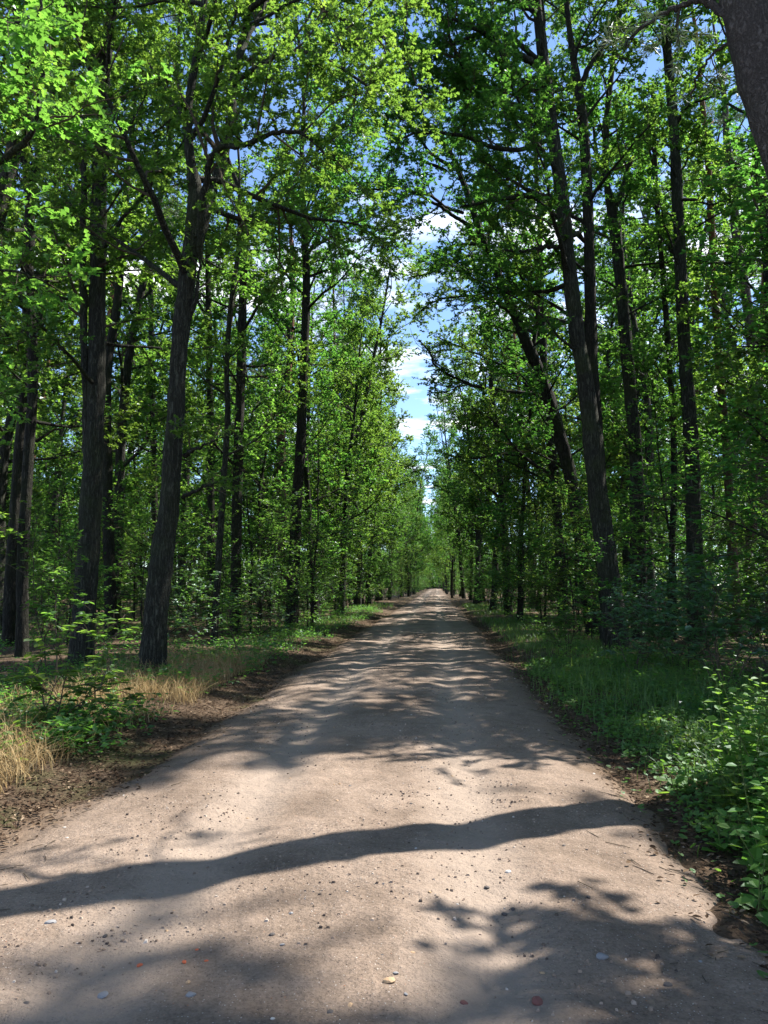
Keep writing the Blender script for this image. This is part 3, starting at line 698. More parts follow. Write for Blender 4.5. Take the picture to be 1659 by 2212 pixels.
# side trees just out of the frame on the right: they shade the near track
for k, (x, y, pr, i) in enumerate([(7.3, 5.2, OAKS, 3), (9.4, 22.0, OAKS, 0), (11.5, 7.5, OAKS, 4), (15.0, 10.5, OAKS, 2), (6.6, 1.6, SLIM, 0), (10.2, 2.0, OAKS, 1), (17.5, 16.0, OAKS, 3), (4.9, 4.9, YOUNG, 2), (5.2, 3.6, YOUNG, 0), (8.6, 15.6, OAKS, 3), (9.8, 14.4, OAKS, 1), (6.7, 14.2, SLIM, 1), (9.6, 18.6, SLIM, 2), (12.4, 20.5, OAKS, 3)]):
    plant(pr, i, x, y, rg, 'leafy tree standing beyond the huge leaning pine at the right edge', 'trees beside the huge leaning pine', .95, 1.1); taken.append((x, y))
rgb = np.random.default_rng(21)  # extra slender trees, added for the dappled shade they cast on the track
for k, (x, y, pr, i) in enumerate([(5.4, 10.9, YOUNG, 2), (7.4, 12.4, SLIM, 1), (8.3, 13.4, SLIM, 0)]):
    plant(pr, i, x, y, rgb, 'slender leafy tree added at the right edge past the weeds to dapple the track', 'slender shade trees added at the right edge', 1.0, 1.1); taken.append((x, y))
for k, (x, y, pr, i) in enumerate([(-8.2, 11.5, SLIM, 1), (-11, 15.5, OAKS, 2), (-6.6, 2.0, OAKS, 3)]):
    plant(pr, i, x, y, rg, 'leafy tree reaching in over the left edge of the photo', 'trees at the left edge', .95, 1.1); taken.append((x, y))

cnt = 0
for tries in range(9000):
    y = 90 * math.sqrt(rg.uniform(0, 1)); side = rg.integers(0, 2)
    if y < 24: continue
    x = rg.uniform(-.6 * y - 4, -4.9) if side == 0 else rg.uniform(4.5, .46 * y + 5)
    if y < 24 or (y < 40 and -6.3 < x < 5.6): continue
    d = 3.2 if y < 45 else 4.2
    if not free(x, y, d): continue
    taken.append((x, y)); cnt += 1
    u = rg.uniform()
    w = 'left' if side == 0 else 'right'
    if u < .60: plant(OAKS, rg.integers(0, 5), x, y, rg, f'tall leafy tree standing deep in the wood {w} of the track', f'tall trees deep in the {w} wood')
    elif u < .80: plant(SLIM, rg.integers(0, 3), x, y, rg, f'slim dark stemmed tree deep in the wood {w} of the track', f'slim trees deep in the {w} wood')
    else: plant(PINE, rg.integers(0, 2), x, y, rg, f'pine with reddish upper trunk deep in the wood {w} of the track', f'pines deep in the {w} wood')
    if cnt > 185: break
# the avenue running on to the vanishing point
for y in np.arange(34, 250, 4.6):
    for sx in (-1, 1):
        yy = y + rg.uniform(-1.5, 1.5); x = (-5.3 if sx < 0 else 3.9 - .5 * (yy < 62)) + rg.uniform(-.9, .6) * (1 if sx > 0 else 1) + sx * -1.3 * float(sm((y - 55) / 40))
        if not free(x, yy, 2.2) or rg.uniform() < .12: continue
        taken.append((x, yy))
        w = 'left' if sx < 0 else 'right'
        plant(OAKS, rg.integers(0, 5), x, yy, rg, f'leafy tree lining the far {w} verge of the track', f'trees lining the far {w} verge', .72, 1.12)
for k in range(16):
    plant(OAKS, k % 5, rg.uniform(-16, 14), 262 + 6 * (k % 3) + rg.uniform(-2, 2), rg, 'leafy tree closing the far end of the track', 'trees closing the far end of the track', 1.0, 1.25)
for k in range(14):
    plant(YOUNG, k % 4, -7 + k * 1.0 + rg.uniform(-.4, .4), 250 + rg.uniform(-4, 4), rg, 'bushy young tree where the track disappears from sight', 'young trees where the track disappears', 1.0, 1.5)
print('big trees', len(taken))

small = []
def free2(x, y, d):
    return all((a - x) ** 2 + (b - y) ** 2 > d * d for a, b in small) and free(x, y, .5)
cy = cs = 0
for tries in range(6000):
    y = 4 + 66 * rg.uniform(0, 1) ** 0.8; side = rg.integers(0, 2)
    if y < 14: continue
    x = rg.uniform(-.58 * y - 1, -3.9 - .02 * y) if side == 0 else rg.uniform(3.2 + .01 * y, .44 * y + 1)
    w = 'left' if side == 0 else 'right'
    if y < (17 if side == 0 else 14): continue
    if not free2(x, y, 1.6 if y < 40 else 2.3): continue
    small.append((x, y))
    if rg.uniform() < .60 and y > 21 and cy < 120:
        cy += 1; plant(YOUNG, rg.integers(0, 4), x, y, rg, f'bushy young broadleaf tree under the taller trees {w} of the track', f'young trees under the {w} wood', .6, 1.2)
    elif cs < 80:
        cs += 1; plant(SAPL, rg.integers(0, 3), x, y, rg, f'low thin sapling among the trunks {w} of the track', f'saplings among the {w} trunks', .8, 1.25)
for y in np.arange(22, 250, 3.4):
    for sx in (-1, 1):
        x = (-4.6 if sx < 0 else 3.8) + rg.uniform(-.4, .5) + sx * (rg.uniform(-.3, .9) - .7 * float(sm((y - 60) / 50))); yy = y + rg.uniform(-1.4, 1.4)
        if sx > 0 and y < 20: continue
        w = 'left' if sx < 0 else 'right'
        plant(YOUNG, rg.integers(0, 4), x, yy, rg, f'bushy young tree crowding the {w} edge of the track', f'young trees along the {w} edge', .6, 1.0)
for x, y, lab in ((-5.6, 47, 'grey green pine with reddish branches rising over the left verge beside the sky gap'), (-8.0, 58, 'second grey green pine standing behind the one beside the sky gap')):
    p = plant(PINE, 0, x, y, rg, lab, 'x', 1.0, 1.05); del p['group']
print('young', cy, cs)

# ------------------------------------------------------------------ shrubs and saplings of the foreground
def bush(name, label, cat, x, y, seed, stems, Ht, spread, leafm, L, tpl, fol=None, asp=.6, r0=.012, group=None, lean=(0, 0)):
    rng = np.random.default_rng(seed); z = h1(x, y)
    root = thing(name, label, cat, (x, y, z), group)
    mc = MB(); lim = []
    for k in range(stems):
        a = rng.uniform(0, 6.28); d = np.array([math.cos(a) * spread + lean[0], math.sin(a) * spread + lean[1], 1.0])
        p = wander(rng, (rng.normal(0, .06), rng.normal(0, .06), -.05), d, Ht * rng.uniform(.75, 1.05), 9, .0, .10)
        r = np.linspace(r0 * rng.uniform(.7, 1.2), .003, len(p))
        ms = MB(); tube(ms, p, r, 6, 0, rng, .05); ms.build('stem', [M['twig']], root, True)
        lim.append((p, r))
    f = dict(d2=5.0, l2=.32, tw=11, nl=7, L=L, asp=asp, tpl=tpl, flat=1.8, s0=.25, twl=(.08, .28), up2=.1, droop=.1)
    f.update(fol or {})
    foliage(rng, mc, lim, **f)
    mc.build('foliage', [M[leafm], M['twig']], root, False)
    return root

BU = [
 ('sapling', 'broad leaved green sapling in the dry grass at the left edge', 'sapling', -4.05, 8.1, 201, 4, .92, .65, 'beech_leaf', .125, T_OVATE, dict(d2=5, l2=.6, tw=8, nl=6, flat=2.6, tcen=.8)),
 ('sapling', 'slim sapling with one flat bright leafy spray between the two big grey trunks', 'sapling', -4.15, 9.4, 211, 1, 1.15, .15, 'beech_leaf', .12, T_OVATE, dict(d2=5, l2=.75, tw=9, nl=6, s0=.8, flat=3.0, up2=-.1, tcen=.85)),
 ('sapling', 'thin upright sapling with a bright leafy spray before the tall grey oak', 'sapling', -4.95, 10.0, 202, 1, 2.3, .08, 'beech_leaf', .10, T_OVATE, dict(d2=4, l2=.42, tw=8, nl=6, s0=.3)),
 ('sapling', 'tall thin sapling with layered leaves at the far left edge', 'sapling', -6.0, 11.6, 203, 1, 3.6, .06, 'beech_leaf', .10, T_OVATE, dict(d2=4, l2=.40, tw=7, nl=6, s0=.2)),
 ('sapling', 'low leafy sapling right behind the leaning oak', 'sapling', -3.9, 15.4, 204, 2, 1.5, .35, 'beech_leaf', .09, T_OVATE, {}),
 ('shrub', 'pale sunlit shrub with glossy leaves on the right verge', 'shrub', 4.15, 11.6, 205, 6, 2.2, .38, 'glossy_leaf', .125, T_OVATE, dict(tw=6.5, d2=4)),
 ('shrub', 'dark broad leaved shrub at the foot of the tallest right-hand oak', 'shrub', 3.35, 13.6, 206, 6, 1.7, .5, 'glossy_leaf', .10, T_OVATE, {}),
 ('shrub', 'shaded shrub between the tall grass and the mossy oak', 'shrub', 4.5, 15.0, 207, 6, 2.0, .42, 'glossy_leaf', .10, T_OVATE, {}),
 ('shrub', 'low leafy shrub at the right edge behind the nettles', 'shrub', 4.35, 9.2, 208, 5, 1.25, .5, 'glossy_leaf', .09, T_OVATE, {}),
 ('shrub', 'leafy shrub behind the pale glossy shrub by the photo edge', 'shrub', 5.6, 13.2, 209, 6, 1.9, .45, 'beech_leaf', .09, T_OVATE, {}),
 ('shrub', 'round green bush on the right verge where the grass meets the track', 'shrub', 2.85, 17.2, 210, 5, 1.1, .6, 'beech_leaf', .08, T_OVATE, {}),
]
for b in BU:
    bush(*b[:12], fol=b[12]); small.append((b[3], b[4]))

# nettles and raspberry canes at the bottom right
rn = np.random.default_rng(77)
def herb(label, x, y, Ht, seed, L=.10, group=None, nst=4, name='nettle_plant', cat='plant'):
    rng = np.random.default_rng(seed); z = h1(x, y)
    root = thing(name, label, cat, (x, y, z), group); mc = MB(); nst = int(nst)
    for k in range(nst):
        a = rng.uniform(0, 6.28); lean = rng.uniform(.1, .4)
        p = wander(rng, (rng.normal(0, .06), rng.normal(0, .06), -.03), (math.cos(a) * lean, math.sin(a) * lean, 1), Ht * rng.uniform(.7, 1.05), 8, .02, .06)
        tube(mc, p, np.linspace(.005, .002, len(p)), 5, 1, rng, 0)
        n = int(Ht / .065); s = np.repeat((np.arange(n) + .6) / n, 2); q, tg, _ = along(p, s)
        th = np.arange(len(s)) * math.pi + np.repeat(np.arange(n) * 1.57, 2) + rng.normal(0, .25, len(s))
        ax = np.stack([np.cos(th), np.sin(th), rng.normal(-.05, .2, len(s))], -1)
        nr = np.stack([rng.normal(0, .25, len(s)) - ax[:, 0] * .15, rng.normal(0, .25, len(s)) - ax[:, 1] * .15, np.ones(len(s))], -1)
        LL = L * (1.15 - .6 * s ** 2) * rng.uniform(.8, 1.2, len(s))
        q2 = q + unit(ax) * .025
        prisms(mc, q, q2, .0015, .001, 1)
        leaves(mc, q2, ax, nr, LL, LL * .72, np.clip(rng.normal(.55, .2, len(s)) + .15 * s, 0, 1), T_OVATE, 0)
    mc.build('foliage', [M['nettle_leaf'], M['stem']], root, False)
    return root
hp = [(1.86, 4.5, .50), (2.02, 4.9, .62), (1.72, 4.15, .34), (2.25, 5.4, .78), (2.2, 5.0, .70), (2.15, 5.75, .45), (2.5, 6.1, .75), (2.35, 6.5, .45), (2.55, 5.7, .85), (1.78, 5.2, .30), (2.8, 6.8, .72), (2.65, 7.3, .45), (1.95, 6.4, .26), (3.1, 7.8, .70), (2.3, 7.6, .30), (2.05, 4.5, .75), (2.35, 5.2, .9)]
hp += [(2.35, 5.6, 1.0), (2.2, 5.25, .95), (2.62, 6.0, 1.0), (2.5, 6.7, .9), (2.75, 6.4, 1.0), (2.9, 7.0, .95)]
for i, (x, y, Ht) in enumerate(hp):
    herb('bright green leafy weed in the clump at the lower right edge', x, y, Ht, 300 + i, group='leafy weeds at the lower right edge')

rw = np.random.default_rng(401)
for i in range(46):
    y = 5.5 + 11 * rw.uniform(); x = rw.uniform(2.0, min(.43 * y, 4.2))
    if x < 1.95: continue
    herb('small leafy weed growing up through the ground ivy and grass of the right verge', x, y, rw.uniform(.16, .5), 400 + i, L=rw.uniform(.05, .09), nst=rw.integers(2, 5), group='small weeds of the right verge', name='weed')
for i in range(30):
    y = 6.5 + 15 * rw.uniform() ** 1.3; x = -3.25 - 1.5 * rw.uniform()
    herb('small green weed sprouting in the dry grass and litter of the left verge', x, y, rw.uniform(.12, .45), 500 + i, L=rw.uniform(.05, .10), nst=rw.integers(1, 4), group='small weeds of the left verge', name='weed')
# ------------------------------------------------------------------ ground cover nobody could count
def pts_in(rng, n, f):
    """n points drawn from a proposal and thinned by a density"""
    X, Y, D = f(rng, n)
    k = rng.uniform(0, 1, len(X)) < D
    return X[k], Y[k]

def rnd_axis(rng, n):
    th = rng.uniform(0, 6.283, n)
    return np.stack([np.cos(th), np.sin(th), np.zeros(n)], -1)

# ground ivy on the right verge
rg2 = np.random.default_rng(91)
def ivy_f(rng, n):
    y = 2.2 + 14 * rng.uniform(0, 1, n) ** 1.4; x = rng.uniform(1.2, 5.2, n)
    edge = 1.62 + .22 * vn(y * .9, y * 0, 41) + .35 * vn(y * .35 + 3, y * 0, 43) - .25 * np.exp(-((y - 3.2) / .8) ** 2)
    bare = sm((fbm(x * 1.3, y * 1.3, 45) + .35) / .35)
    d = sm((x - edge) / .22) * bare * (1 - .55 * sm((x - 2.6) / 1.6))
    stray = .05 * sm((x - 1.25) / .4)
    return x, y, np.maximum(d, stray)
mb = MB(); x, y = pts_in(rg2, 52000, ivy_f); n = len(x)
hh = np.clip(.04 + .16 * np.maximum(fbm(x * 1.1, y * 1.1, 47) + .25, 0) * sm((x - 1.7) / .5), .015, .3) * rg2.uniform(.25, 1.1, n)
pos = np.stack([x, y, hgt(x, y) + hh], -1)
LL = rg2.uniform(.028, .055, n)
leaves(mb, pos, rnd_axis(rg2, n), np.array([0, 0, 1.0]) + rg2.normal(0, .32, (n, 3)), LL, LL * 1.0, np.clip(.5 + .5 * fbm(x * .8, y * .8, 49) + rg2.normal(0, .18, n), 0, 1), T_ROUND)
prisms(mb, np.stack([x, y, hgt(x, y) - .01], -1), pos + np.array([0, 0, -.003]), .0012, .0010, 1)
tag(mb.build('ground_ivy', [M['ivy_leaf'], M['stem']]), 'carpet of small round ground ivy leaves on the right verge', 'ground cover', kind='stuff')

def blades(mb, x, y, hmin, hmax, w, rng, tint, lean=.5, mat=0):
    n = len(x); z = hgt(x, y); hh = rng.uniform(hmin, hmax, n) * rng.uniform(.6, 1.1, n)
    th = rng.uniform(0, 6.283, n); dx = np.stack([np.cos(th), np.sin(th), th * 0], -1); sd = np.stack([-np.sin(th), np.cos(th), th * 0], -1)
    ln = rng.uniform(.1, 1.0, n) * lean
    b = np.stack([x, y, z - .01], -1); vs = []
    for k, (t, ww) in enumerate([(0, 1), (.35, .9), (.7, .6), (1.0, .08)]):
        c = b + dx * (hh * ln * t ** 2)[:, None] + np.array([0, 0, 1.0]) * (hh * (t - .28 * ln * t ** 3))[:, None]
        vs += [c - sd * (w * ww / 2), c + sd * (w * ww / 2)]
    v = np.stack(vs, 1)
    tq = np.array([[0, 1, 3, 2], [2, 3, 5, 4], [4, 5, 7, 6]])
    q = (np.arange(n)[:, None, None] * 8 + tq[None]).reshape(-1, 4)
    mb.add(v.reshape(-1, 3), q, mat, np.repeat(np.clip(tint, 0, 1), 3))

def grass_f(rng, n):
    side = rng.uniform(0, 1, n) < .72
    y = 5 + 55 * rng.uniform(0, 1, n) ** 1.7
    x = np.where(side, rng.uniform(1.5, 5.6, n), rng.uniform(-6.5, -2.9, n))
    patch = sm((fbm(x * .45, y * .3, 51) + .28) / .3)
    core = np.exp(-((y - 13) / 4.5) ** 2) * np.exp(-((x - 3.0) / 1.0) ** 2)
    edge = np.where(side, sm((x - 1.75) / .5) * (1 - sm((x - 3.6 + .0 * y) / 1.6)), sm((-3.25 - x) / .4) * (1 - sm((-4.6 - x) / 1.2)) * (.25 + .75 * sm((y - 14) / 8)))
    return x, y, np.clip(edge * patch * (.25 + .3 * sm((y - 9) / 5)) + .75 * core * side, 0, 1)
mb = MB(); x, y = pts_in(rg2, 70000, grass_f); n = len(x)
tall = .10 + .20 * (1 + 1.1 * fbm(x * .9, y * .9, 57)) * np.exp(-((y - 13) / 5.5) ** 2) * (x > 0) + .10 * (y > 18)
blades(mb, x, y, .8 * tall, 1.4 * tall, np.full((n, 1), .006) * (1 + y[:, None] / 22), rg2, .5 + .5 * fbm(x * .7, y * .7, 53) + rg2.normal(0, .2, n), .9)
tag(mb.build('grass', [M['grass_blade']]), 'long soft grass along both verges of the track', 'grass', kind='stuff')

def straw_f(rng, n):
    y = rng.uniform(5.0, 15.5, n); x = rng.uniform(-6.4, -2.8, n)
    e = -3.22 + .30 * vn(y * .8, y * 0, 61)
    d = sm((e - x) / .25) * (1 - sm((e - 1.5 - x) / 1.0)) * sm((fbm(x * .8, y * .8, 63) + .45) / .35)
    return x, y, d
mb = MB(); x, y = pts_in(rg2, 30000, straw_f); n = len(x)
blades(mb, x, y, .14, .46, np.full((n, 1), .0065), rg2, rg2.uniform(.1, 1, n), 1.5)
tag(mb.build('dry_grass', [M['straw']]), 'bleached dry grass on the left verge', 'dry grass', kind='stuff')

# fallen leaves
def lit_f(rng, n):
    k = rng.uniform(0, 1, n); y = 2.5 + 42 * rng.uniform(0, 1, n) ** 1.9
    x = np.where(k < .40, rng.normal(-3.1, .42, n), np.where(k < .58, rng.normal(1.75, .22, n), np.where(k < .85, rng.uniform(-.6 * y - 2, -3.4, n), rng.uniform(2.0, .45 * y + 2.2, n))))
    d = np.where(k < .58, sm((edge_d(x, y) + .45) / .5), 1.0)
    return x, y, d
mb = MB(); x, y = pts_in(rg2, 70000, lit_f); n = len(x)
pos = np.stack([x, y, hgt(x, y) + rg2.uniform(.004, .022, n)], -1); LL = rg2.uniform(.014, .050, n)
leaves(mb, pos, rnd_axis(rg2, n), np.array([0, 0, 1.0]) + rg2.normal(0, .24, (n, 3)), LL, LL * .55, rg2.uniform(0, 1, n) ** 1.9, T_OVATE)
# bits of twig
k = 1500; y = 3 + 20 * rg2.uniform(0, 1, k) ** 1.5; x = np.where(rg2.uniform(0, 1, k) < .65, rg2.normal(-3.0, .4, k), rg2.normal(1.7, .3, k))
p0 = np.stack([x, y, hgt(x, y) + .006], -1); p1 = p0 + rnd_axis(rg2, k) * rg2.uniform(.03, .16, (k, 1)); p1[:, 2] = hgt(p1[:, 0], p1[:, 1]) + .008
prisms(mb, p0, p1, .003, .0018, 1)
tag(mb.build('leaf_litter', [M['litter'], M['twig']]), 'brown fallen leaves and twig bits along the track edges', 'leaf litter', kind='stuff')

# low green plants of the forest floor
def herb_f(rng, n):
    y = 7 + 48 * rng.uniform(0, 1, n) ** 1.2; s = rng.uniform(0, 1, n) < .6
    x = np.where(s, np.where(rng.uniform(0, 1, n) < .2, rng.uniform(-5.0, -3.1, n), rng.uniform(-.6 * y - 1, -3.4, n)), rng.uniform(2.9, .45 * y + 1.5, n))
    d = sm((fbm(x * .5, y * .5, 83) + .18) / .25)
    return x, y, d
mb = MB(); x, y = pts_in(rg2, 21000, herb_f); n = len(x); m = 5
b = np.repeat(np.stack([x, y, hgt(x, y)], -1), m, 0); hh = np.repeat(rg2.uniform(.04, .30, n), m) * rg2.uniform(.5, 1.1, n * m)
ax = rnd_axis(rg2, n * m); pos = b + np.stack([rg2.normal(0, .06, n * m), rg2.normal(0, .06, n * m), hh], -1)
LL = rg2.uniform(.05, .10, n * m)
leaves(mb, pos, ax + np.array([0, 0, .1]), np.array([0, 0, 1.0]) + rg2.normal(0, .3, (n * m, 3)), LL, LL * .62, np.clip(rg2.normal(.5, .2, n * m), 0, 1), T_RHOMB)
tag(mb.build('undergrowth', [M['beech_leaf']]), 'low green plants spread over the forest floor', 'undergrowth', kind='stuff')

# the wood that shuts the view far beyond the last trees
mb = MB(); n = 60000; x = rg2.uniform(-70, 60, n); y = 285 + rg2.uniform(0, 14, n); top = 15 + 5 * fbm(x / 6, y / 9, 95)
z = top * rg2.uniform(0, 1, n) ** 1.5
keepm = fbm(x / 2.5, z / 2.5 + y / 5, 97) > -.25; x, y, z = x[keepm], y[keepm], z[keepm]; n = len(x)
n2 = 70000; sd2 = np.where(rg2.uniform(0, 1, n2) < .55, -1, 1); r2 = rg2.uniform(84, 108, n2); a2 = sd2 * rg2.uniform(.13, .66, n2) + .02
x2 = r2 * np.sin(a2); y2 = r2 * np.cos(a2); t2 = 13 + 6 * fbm(x2 / 5, y2 / 5, 195); z2 = t2 * rg2.uniform(0, 1, n2) ** 1.25
k2 = fbm(x2 / 2.2, z2 / 2.2 + y2 / 4, 197) > -.2
x = np.concatenate([x, x2[k2]]); y = np.concatenate([y, y2[k2]]); z = np.concatenate([z, z2[k2]]); n = len(x); siz = np.where(y > 200, .9, .42)
leaves(mb, np.stack([x, y, z], -1), rnd_axis(rg2, n), rg2.normal(0, 1, (n, 3)) + np.array([0, -.3, .5]), siz, siz * .66, np.clip(rg2.normal(.5, .2, n), 0, 1), T_RHOMB)
tag(mb.build('forest', [M['oak_leaf']]), 'distant leafy wood closing the view behind the trunks and at the end of the track', 'forest', kind='stuff')

# ------------------------------------------------------------------ stones on the track
def stone_mat(name, c, var=.25):
    m, nt = new_mat(name); L = nt.links.new
    tc = N_(nt, 'ShaderNodeTexCoord'); n = N_(nt, 'ShaderNodeTexNoise', Scale=60.0, Detail=5.0); L(tc.outputs['Object'], n.inputs['Vector'])
    cc = ramp(nt, [(.3, tuple(x * (1 - var) for x in c)), (.7, tuple(x * (1 + var) for x in c))], n.outputs['Fac'])
    b = N_(nt, 'ShaderNodeBsdfPrincipled', Roughness=.8); L(cc, b.inputs['Base Color'])
    out = N_(nt, 'ShaderNodeOutputMaterial'); L(b.outputs[0], out.inputs['Surface'])
    return m
SM = {'dark': stone_mat('dark_stone', (.06, .052, .05)), 'grey': stone_mat('grey_stone', (.20, .20, .21)), 'pale': stone_mat('pale_stone', (.50, .46, .42)),
      'tan': stone_mat('tan_stone', (.36, .24, .14)), 'brick': stone_mat('brick_chip', (.50, .11, .045)), 'maroon': stone_mat('maroon_stone', (.16, .06, .05))}
import bmesh
def stone_mesh(key, seed, flat, ang):
    rng = random.Random(seed); bm = bmesh.new(); bmesh.ops.create_icosphere(bm, subdivisions=2, radius=.5)
    ax = [(rng.uniform(-1, 1), rng.uniform(-1, 1), rng.uniform(-1, 1)) for _ in range(7)]
    for v in bm.verts:
        c = v.co.copy(); k = 1.0
        for a in ax:   # plane cuts give the broken faces
            l = math.sqrt(sum(t * t for t in a)); dd = sum(c[i] * a[i] for i in range(3)) / l
            if dd > ang: k = min(k, ang / dd)
        v.co = c * k; v.co.z *= flat; v.co.x *= 1.2
        v.co *= 1 + rng.uniform(-.04, .04)
    me = bpy.data.meshes.new(key + '_stone'); bm.to_mesh(me); bm.free(); me.materials.append(SM[key])
    return me
SMESH = {k: [stone_mesh(k, i * 7 + len(k), .45 + .12 * i, .36 if k != 'dark' else .4) for i in range(3)] for k in SM}
def stone(key, x, y, size, label, group=None, rng=random.Random(5), sink=.6):
    o = bpy.data.objects.new('brick_chip' if key == 'brick' else 'stone', rng.choice(SMESH[key])); COL.objects.link(o)
    o.location = (x, y, h1(x, y) + size * .2 * (1 - sink)); o.rotation_euler = (rng.uniform(-.2, .2), rng.uniform(-.2, .2), rng.uniform(0, 6.28)); o.scale = (size * .85,) * 3
    return tag(o, label, 'brick chip' if key == 'brick' else 'stone', group)
SPOT = [
 ('brick', 302, 2087, .030, 'largest orange red brick chip lying on the sandy track'), ('brick', 398, 2079, .024, 'orange brick chip just right of the largest brick chip'),
 ('brick', 446, 2076, .022, 'small orange brick chip second to the right of the largest one'), ('brick', 425, 2052, .018, 'tiny orange brick chip above the other two small ones'),
 ('dark', 227, 2023, .030, 'dark round stone up the track from the largest brick chip'), ('dark', 587, 2020, .034, 'blackish stone with a pale face on the sunny sand'),
 ('tan', 840, 2120, .052, 'pinkish stone of the close pair near the bottom middle of the track'), ('grey', 855, 2103, .028, 'small grey stone touching the pinkish one near the bottom middle'),
 ('grey', 222, 2152, .050, 'flat blue grey stone at the bottom of the track on the left'), ('grey', 412, 2152, .045, 'flat pale grey stone at the bottom edge left of the pinkish pair'),
 ('dark', 1052, 1918, .038, 'dark lump of stone in the leaf shadow right of the middle'), ('pale', 1098, 1884, .040, 'whitish stone up the track from the dark lump'),
 ('grey', 108, 1995, .060, 'flat half buried grey slab of stone in the left shadow'), ('maroon', 1160, 2165, .055, 'flat maroon stone at the bottom edge on the right of the track'),
 ('maroon', 1003, 2168, .035, 'small maroon stone left of the flat maroon one'), ('grey', 1300, 2070, .060, 'flat bluish stone half sunk among the lower right leaf shadows'),
 ('dark', 1443, 2130, .040, 'brown stone alone in the shade at the lower right'), ('dark', 855, 1880, .022, 'small dark stone left of the whitish one'), ('dark', 1090, 1976, .034, 'dark stone below the dark lump in dappled light'),
]
for k, a, b_, s, lab in SPOT:
    p = G(a, b_); stone(k, p[0], p[1], s, lab)
rs = random.Random(12)
GL = {'dark': 'little dark stone lying loose on the sandy track', 'pale': 'little whitish stone lying loose on the sandy track', 'grey': 'little grey stone lying loose on the sandy track', 'tan': 'little tan stone lying loose on the sandy track'}
for i in range(110):
    k = rs.choice(['dark', 'dark', 'pale', 'grey', 'tan', 'tan'])
    y = 2.35 + 9 * rs.random() ** 1.9; x = rs.uniform(max(-2.6, -.57 * y), min(1.5, .43 * y))
    stone(k, x, y, rs.uniform(.012, .030), GL[k], k + ' little stones on the track')
# fine gravel, past counting
mb = MB(); n = 46000; y = 2.2 + 13 * rg2.uniform(0, 1, n) ** 1.8; x = rg2.uniform(-3.0, 1.7, n)
kk = rg2.uniform(0, 1, n) < sm((fbm(x * 1.1, y * .7, 201) + .30) / .8) * .8; x, y = x[kk], y[kk]; n = len(x)
sz = .0024 + .0085 * rg2.uniform(0, 1, n) ** 3.4; c = np.stack([x, y, hgt(x, y) + .008 * 0 + sz * .4], -1)
oc = np.array([[-1, -1, -.6], [1, -1, -.6], [1, 1, -.6], [-1, 1, -.6], [-.6, -.6, .6], [.7, -.5, .5], [.6, .6, .6], [-.5, .7, .5]])
v = c[:, None, :] + oc[None] * sz[:, None, None] * rg2.uniform(.5, 1.2, (n, 8, 1))
tq = np.array([[4, 5, 6, 7], [0, 1, 5, 4], [1, 2, 6, 5], [2, 3, 7, 6], [3, 0, 4, 7]])
mb.add(v.reshape(-1, 3), (np.arange(n)[:, None, None] * 8 + tq[None]).reshape(-1, 4), 0, np.repeat(rg2.uniform(0, 1, n), 5))
M['grit'] = plain_var_mat('grit', [(0, (.08, .066, .058)), (.25, (.16, .122, .096)), (.6, (.26, .198, .155)), (.92, (.34, .268, .215)), (1, (.48, .42, .37))])
tag(mb.build('gravel', [M['grit']]), 'fine gravel strewn over the sandy track', 'gravel', kind='stuff')

# ------------------------------------------------------------------ sun, sky, camera
SUN_EL, SUN_AZ = R(52), R(56)      # clockwise from straight ahead
sd = np.array([math.sin(SUN_AZ) * math.cos(SUN_EL), math.cos(SUN_AZ) * math.cos(SUN_EL), math.sin(SUN_EL)])
from mathutils import Vector, Matrix
ld = bpy.data.lights.new('sun', 'SUN'); ld.energy = 4.8; ld.angle = R(.53); ld.color = (1, .94, .85)
lo = bpy.data.objects.new('sun', ld); COL.objects.link(lo); lo.rotation_euler = Vector(sd).to_track_quat('Z', 'Y').to_euler()

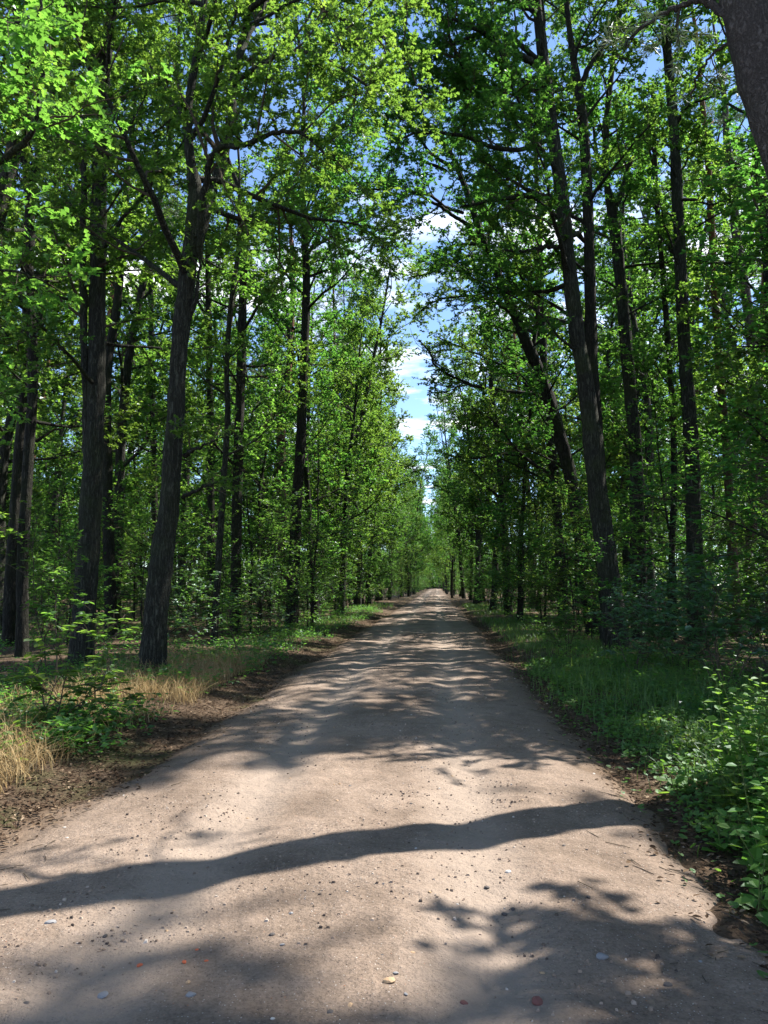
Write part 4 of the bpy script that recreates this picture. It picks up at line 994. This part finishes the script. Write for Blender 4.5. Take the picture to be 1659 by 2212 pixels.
w = bpy.data.worlds.new('World'); SC.world = w; w.use_nodes = True; nt = w.node_tree; nt.nodes.clear(); L = nt.links.new
CLOUD = (25.9, 13.3, 0)
sky = nt.nodes.new('ShaderNodeTexSky'); sky.sky_type = 'NISHITA'; sky.sun_disc = False; sky.dust_density = 0; sky.altitude = 2500; sky.ozone_density = 3; sky.sun_elevation = SUN_EL; sky.sun_rotation = SUN_AZ
tc = nt.nodes.new('ShaderNodeTexCoord'); sp = nt.nodes.new('ShaderNodeSeparateXYZ'); L(tc.outputs['Generated'], sp.inputs[0])
zc = N_(nt, 'ShaderNodeMath', operation='MAXIMUM'); L(sp.outputs['Z'], zc.inputs[0]); zc.inputs[1].default_value = .08
dv = N_(nt, 'ShaderNodeVectorMath', operation='DIVIDE'); L(tc.outputs['Generated'], dv.inputs[0])
cb = N_(nt, 'ShaderNodeCombineXYZ'); [L(zc.outputs[0], cb.inputs[i]) for i in range(3)]; L(cb.outputs[0], dv.inputs[1])
of = N_(nt, 'ShaderNodeVectorMath', operation='ADD'); L(dv.outputs[0], of.inputs[0]); of.inputs[1].default_value = CLOUD
cn = N_(nt, 'ShaderNodeTexNoise', Scale=.8, Detail=7.0, Roughness=.55); L(of.outputs[0], cn.inputs['Vector'])
cf = ramp(nt, [(.54, (0, 0, 0)), (.64, (1, 1, 1))], cn.outputs['Fac'])
mx = N_(nt, 'ShaderNodeMixRGB'); L(cf, mx.inputs[0]); L(sky.outputs[0], mx.inputs[1]); mx.inputs[2].default_value = (7.5, 7.6, 7.8, 1)
bg = nt.nodes.new('ShaderNodeBackground'); bg.inputs['Strength'].default_value = .11; L(mx.outputs[0], bg.inputs['Color'])
wo = nt.nodes.new('ShaderNodeOutputWorld'); L(bg.outputs[0], wo.inputs['Surface'])

cd = bpy.data.cameras.new('camera'); cam = bpy.data.objects.new('camera', cd); COL.objects.link(cam); SC.camera = cam
cd.sensor_fit = 'VERTICAL'; cd.sensor_height = 34.6; cd.sensor_width = 25.95; cd.lens = 26; cd.clip_end = 3000; cd.clip_start = .05
CAMZ = 1.62
cam.matrix_world = Matrix(((RGT[0], UPV[0], -FWD[0], 0), (RGT[1], UPV[1], -FWD[1], 0), (RGT[2], UPV[2], -FWD[2], CAMZ), (0, 0, 0, 1)))

SC.view_settings.view_transform = 'Standard'; SC.view_settings.look = 'None'; SC.view_settings.gamma = 1
SC.view_settings.exposure = 1.5
cy = SC.cycles
cy.max_bounces = 7; cy.diffuse_bounces = 5; cy.glossy_bounces = 2; cy.transmission_bounces = 4; cy.transparent_max_bounces = 4
cy.caustics_reflective = False; cy.caustics_refractive = False
cy.sample_clamp_indirect = 4.0
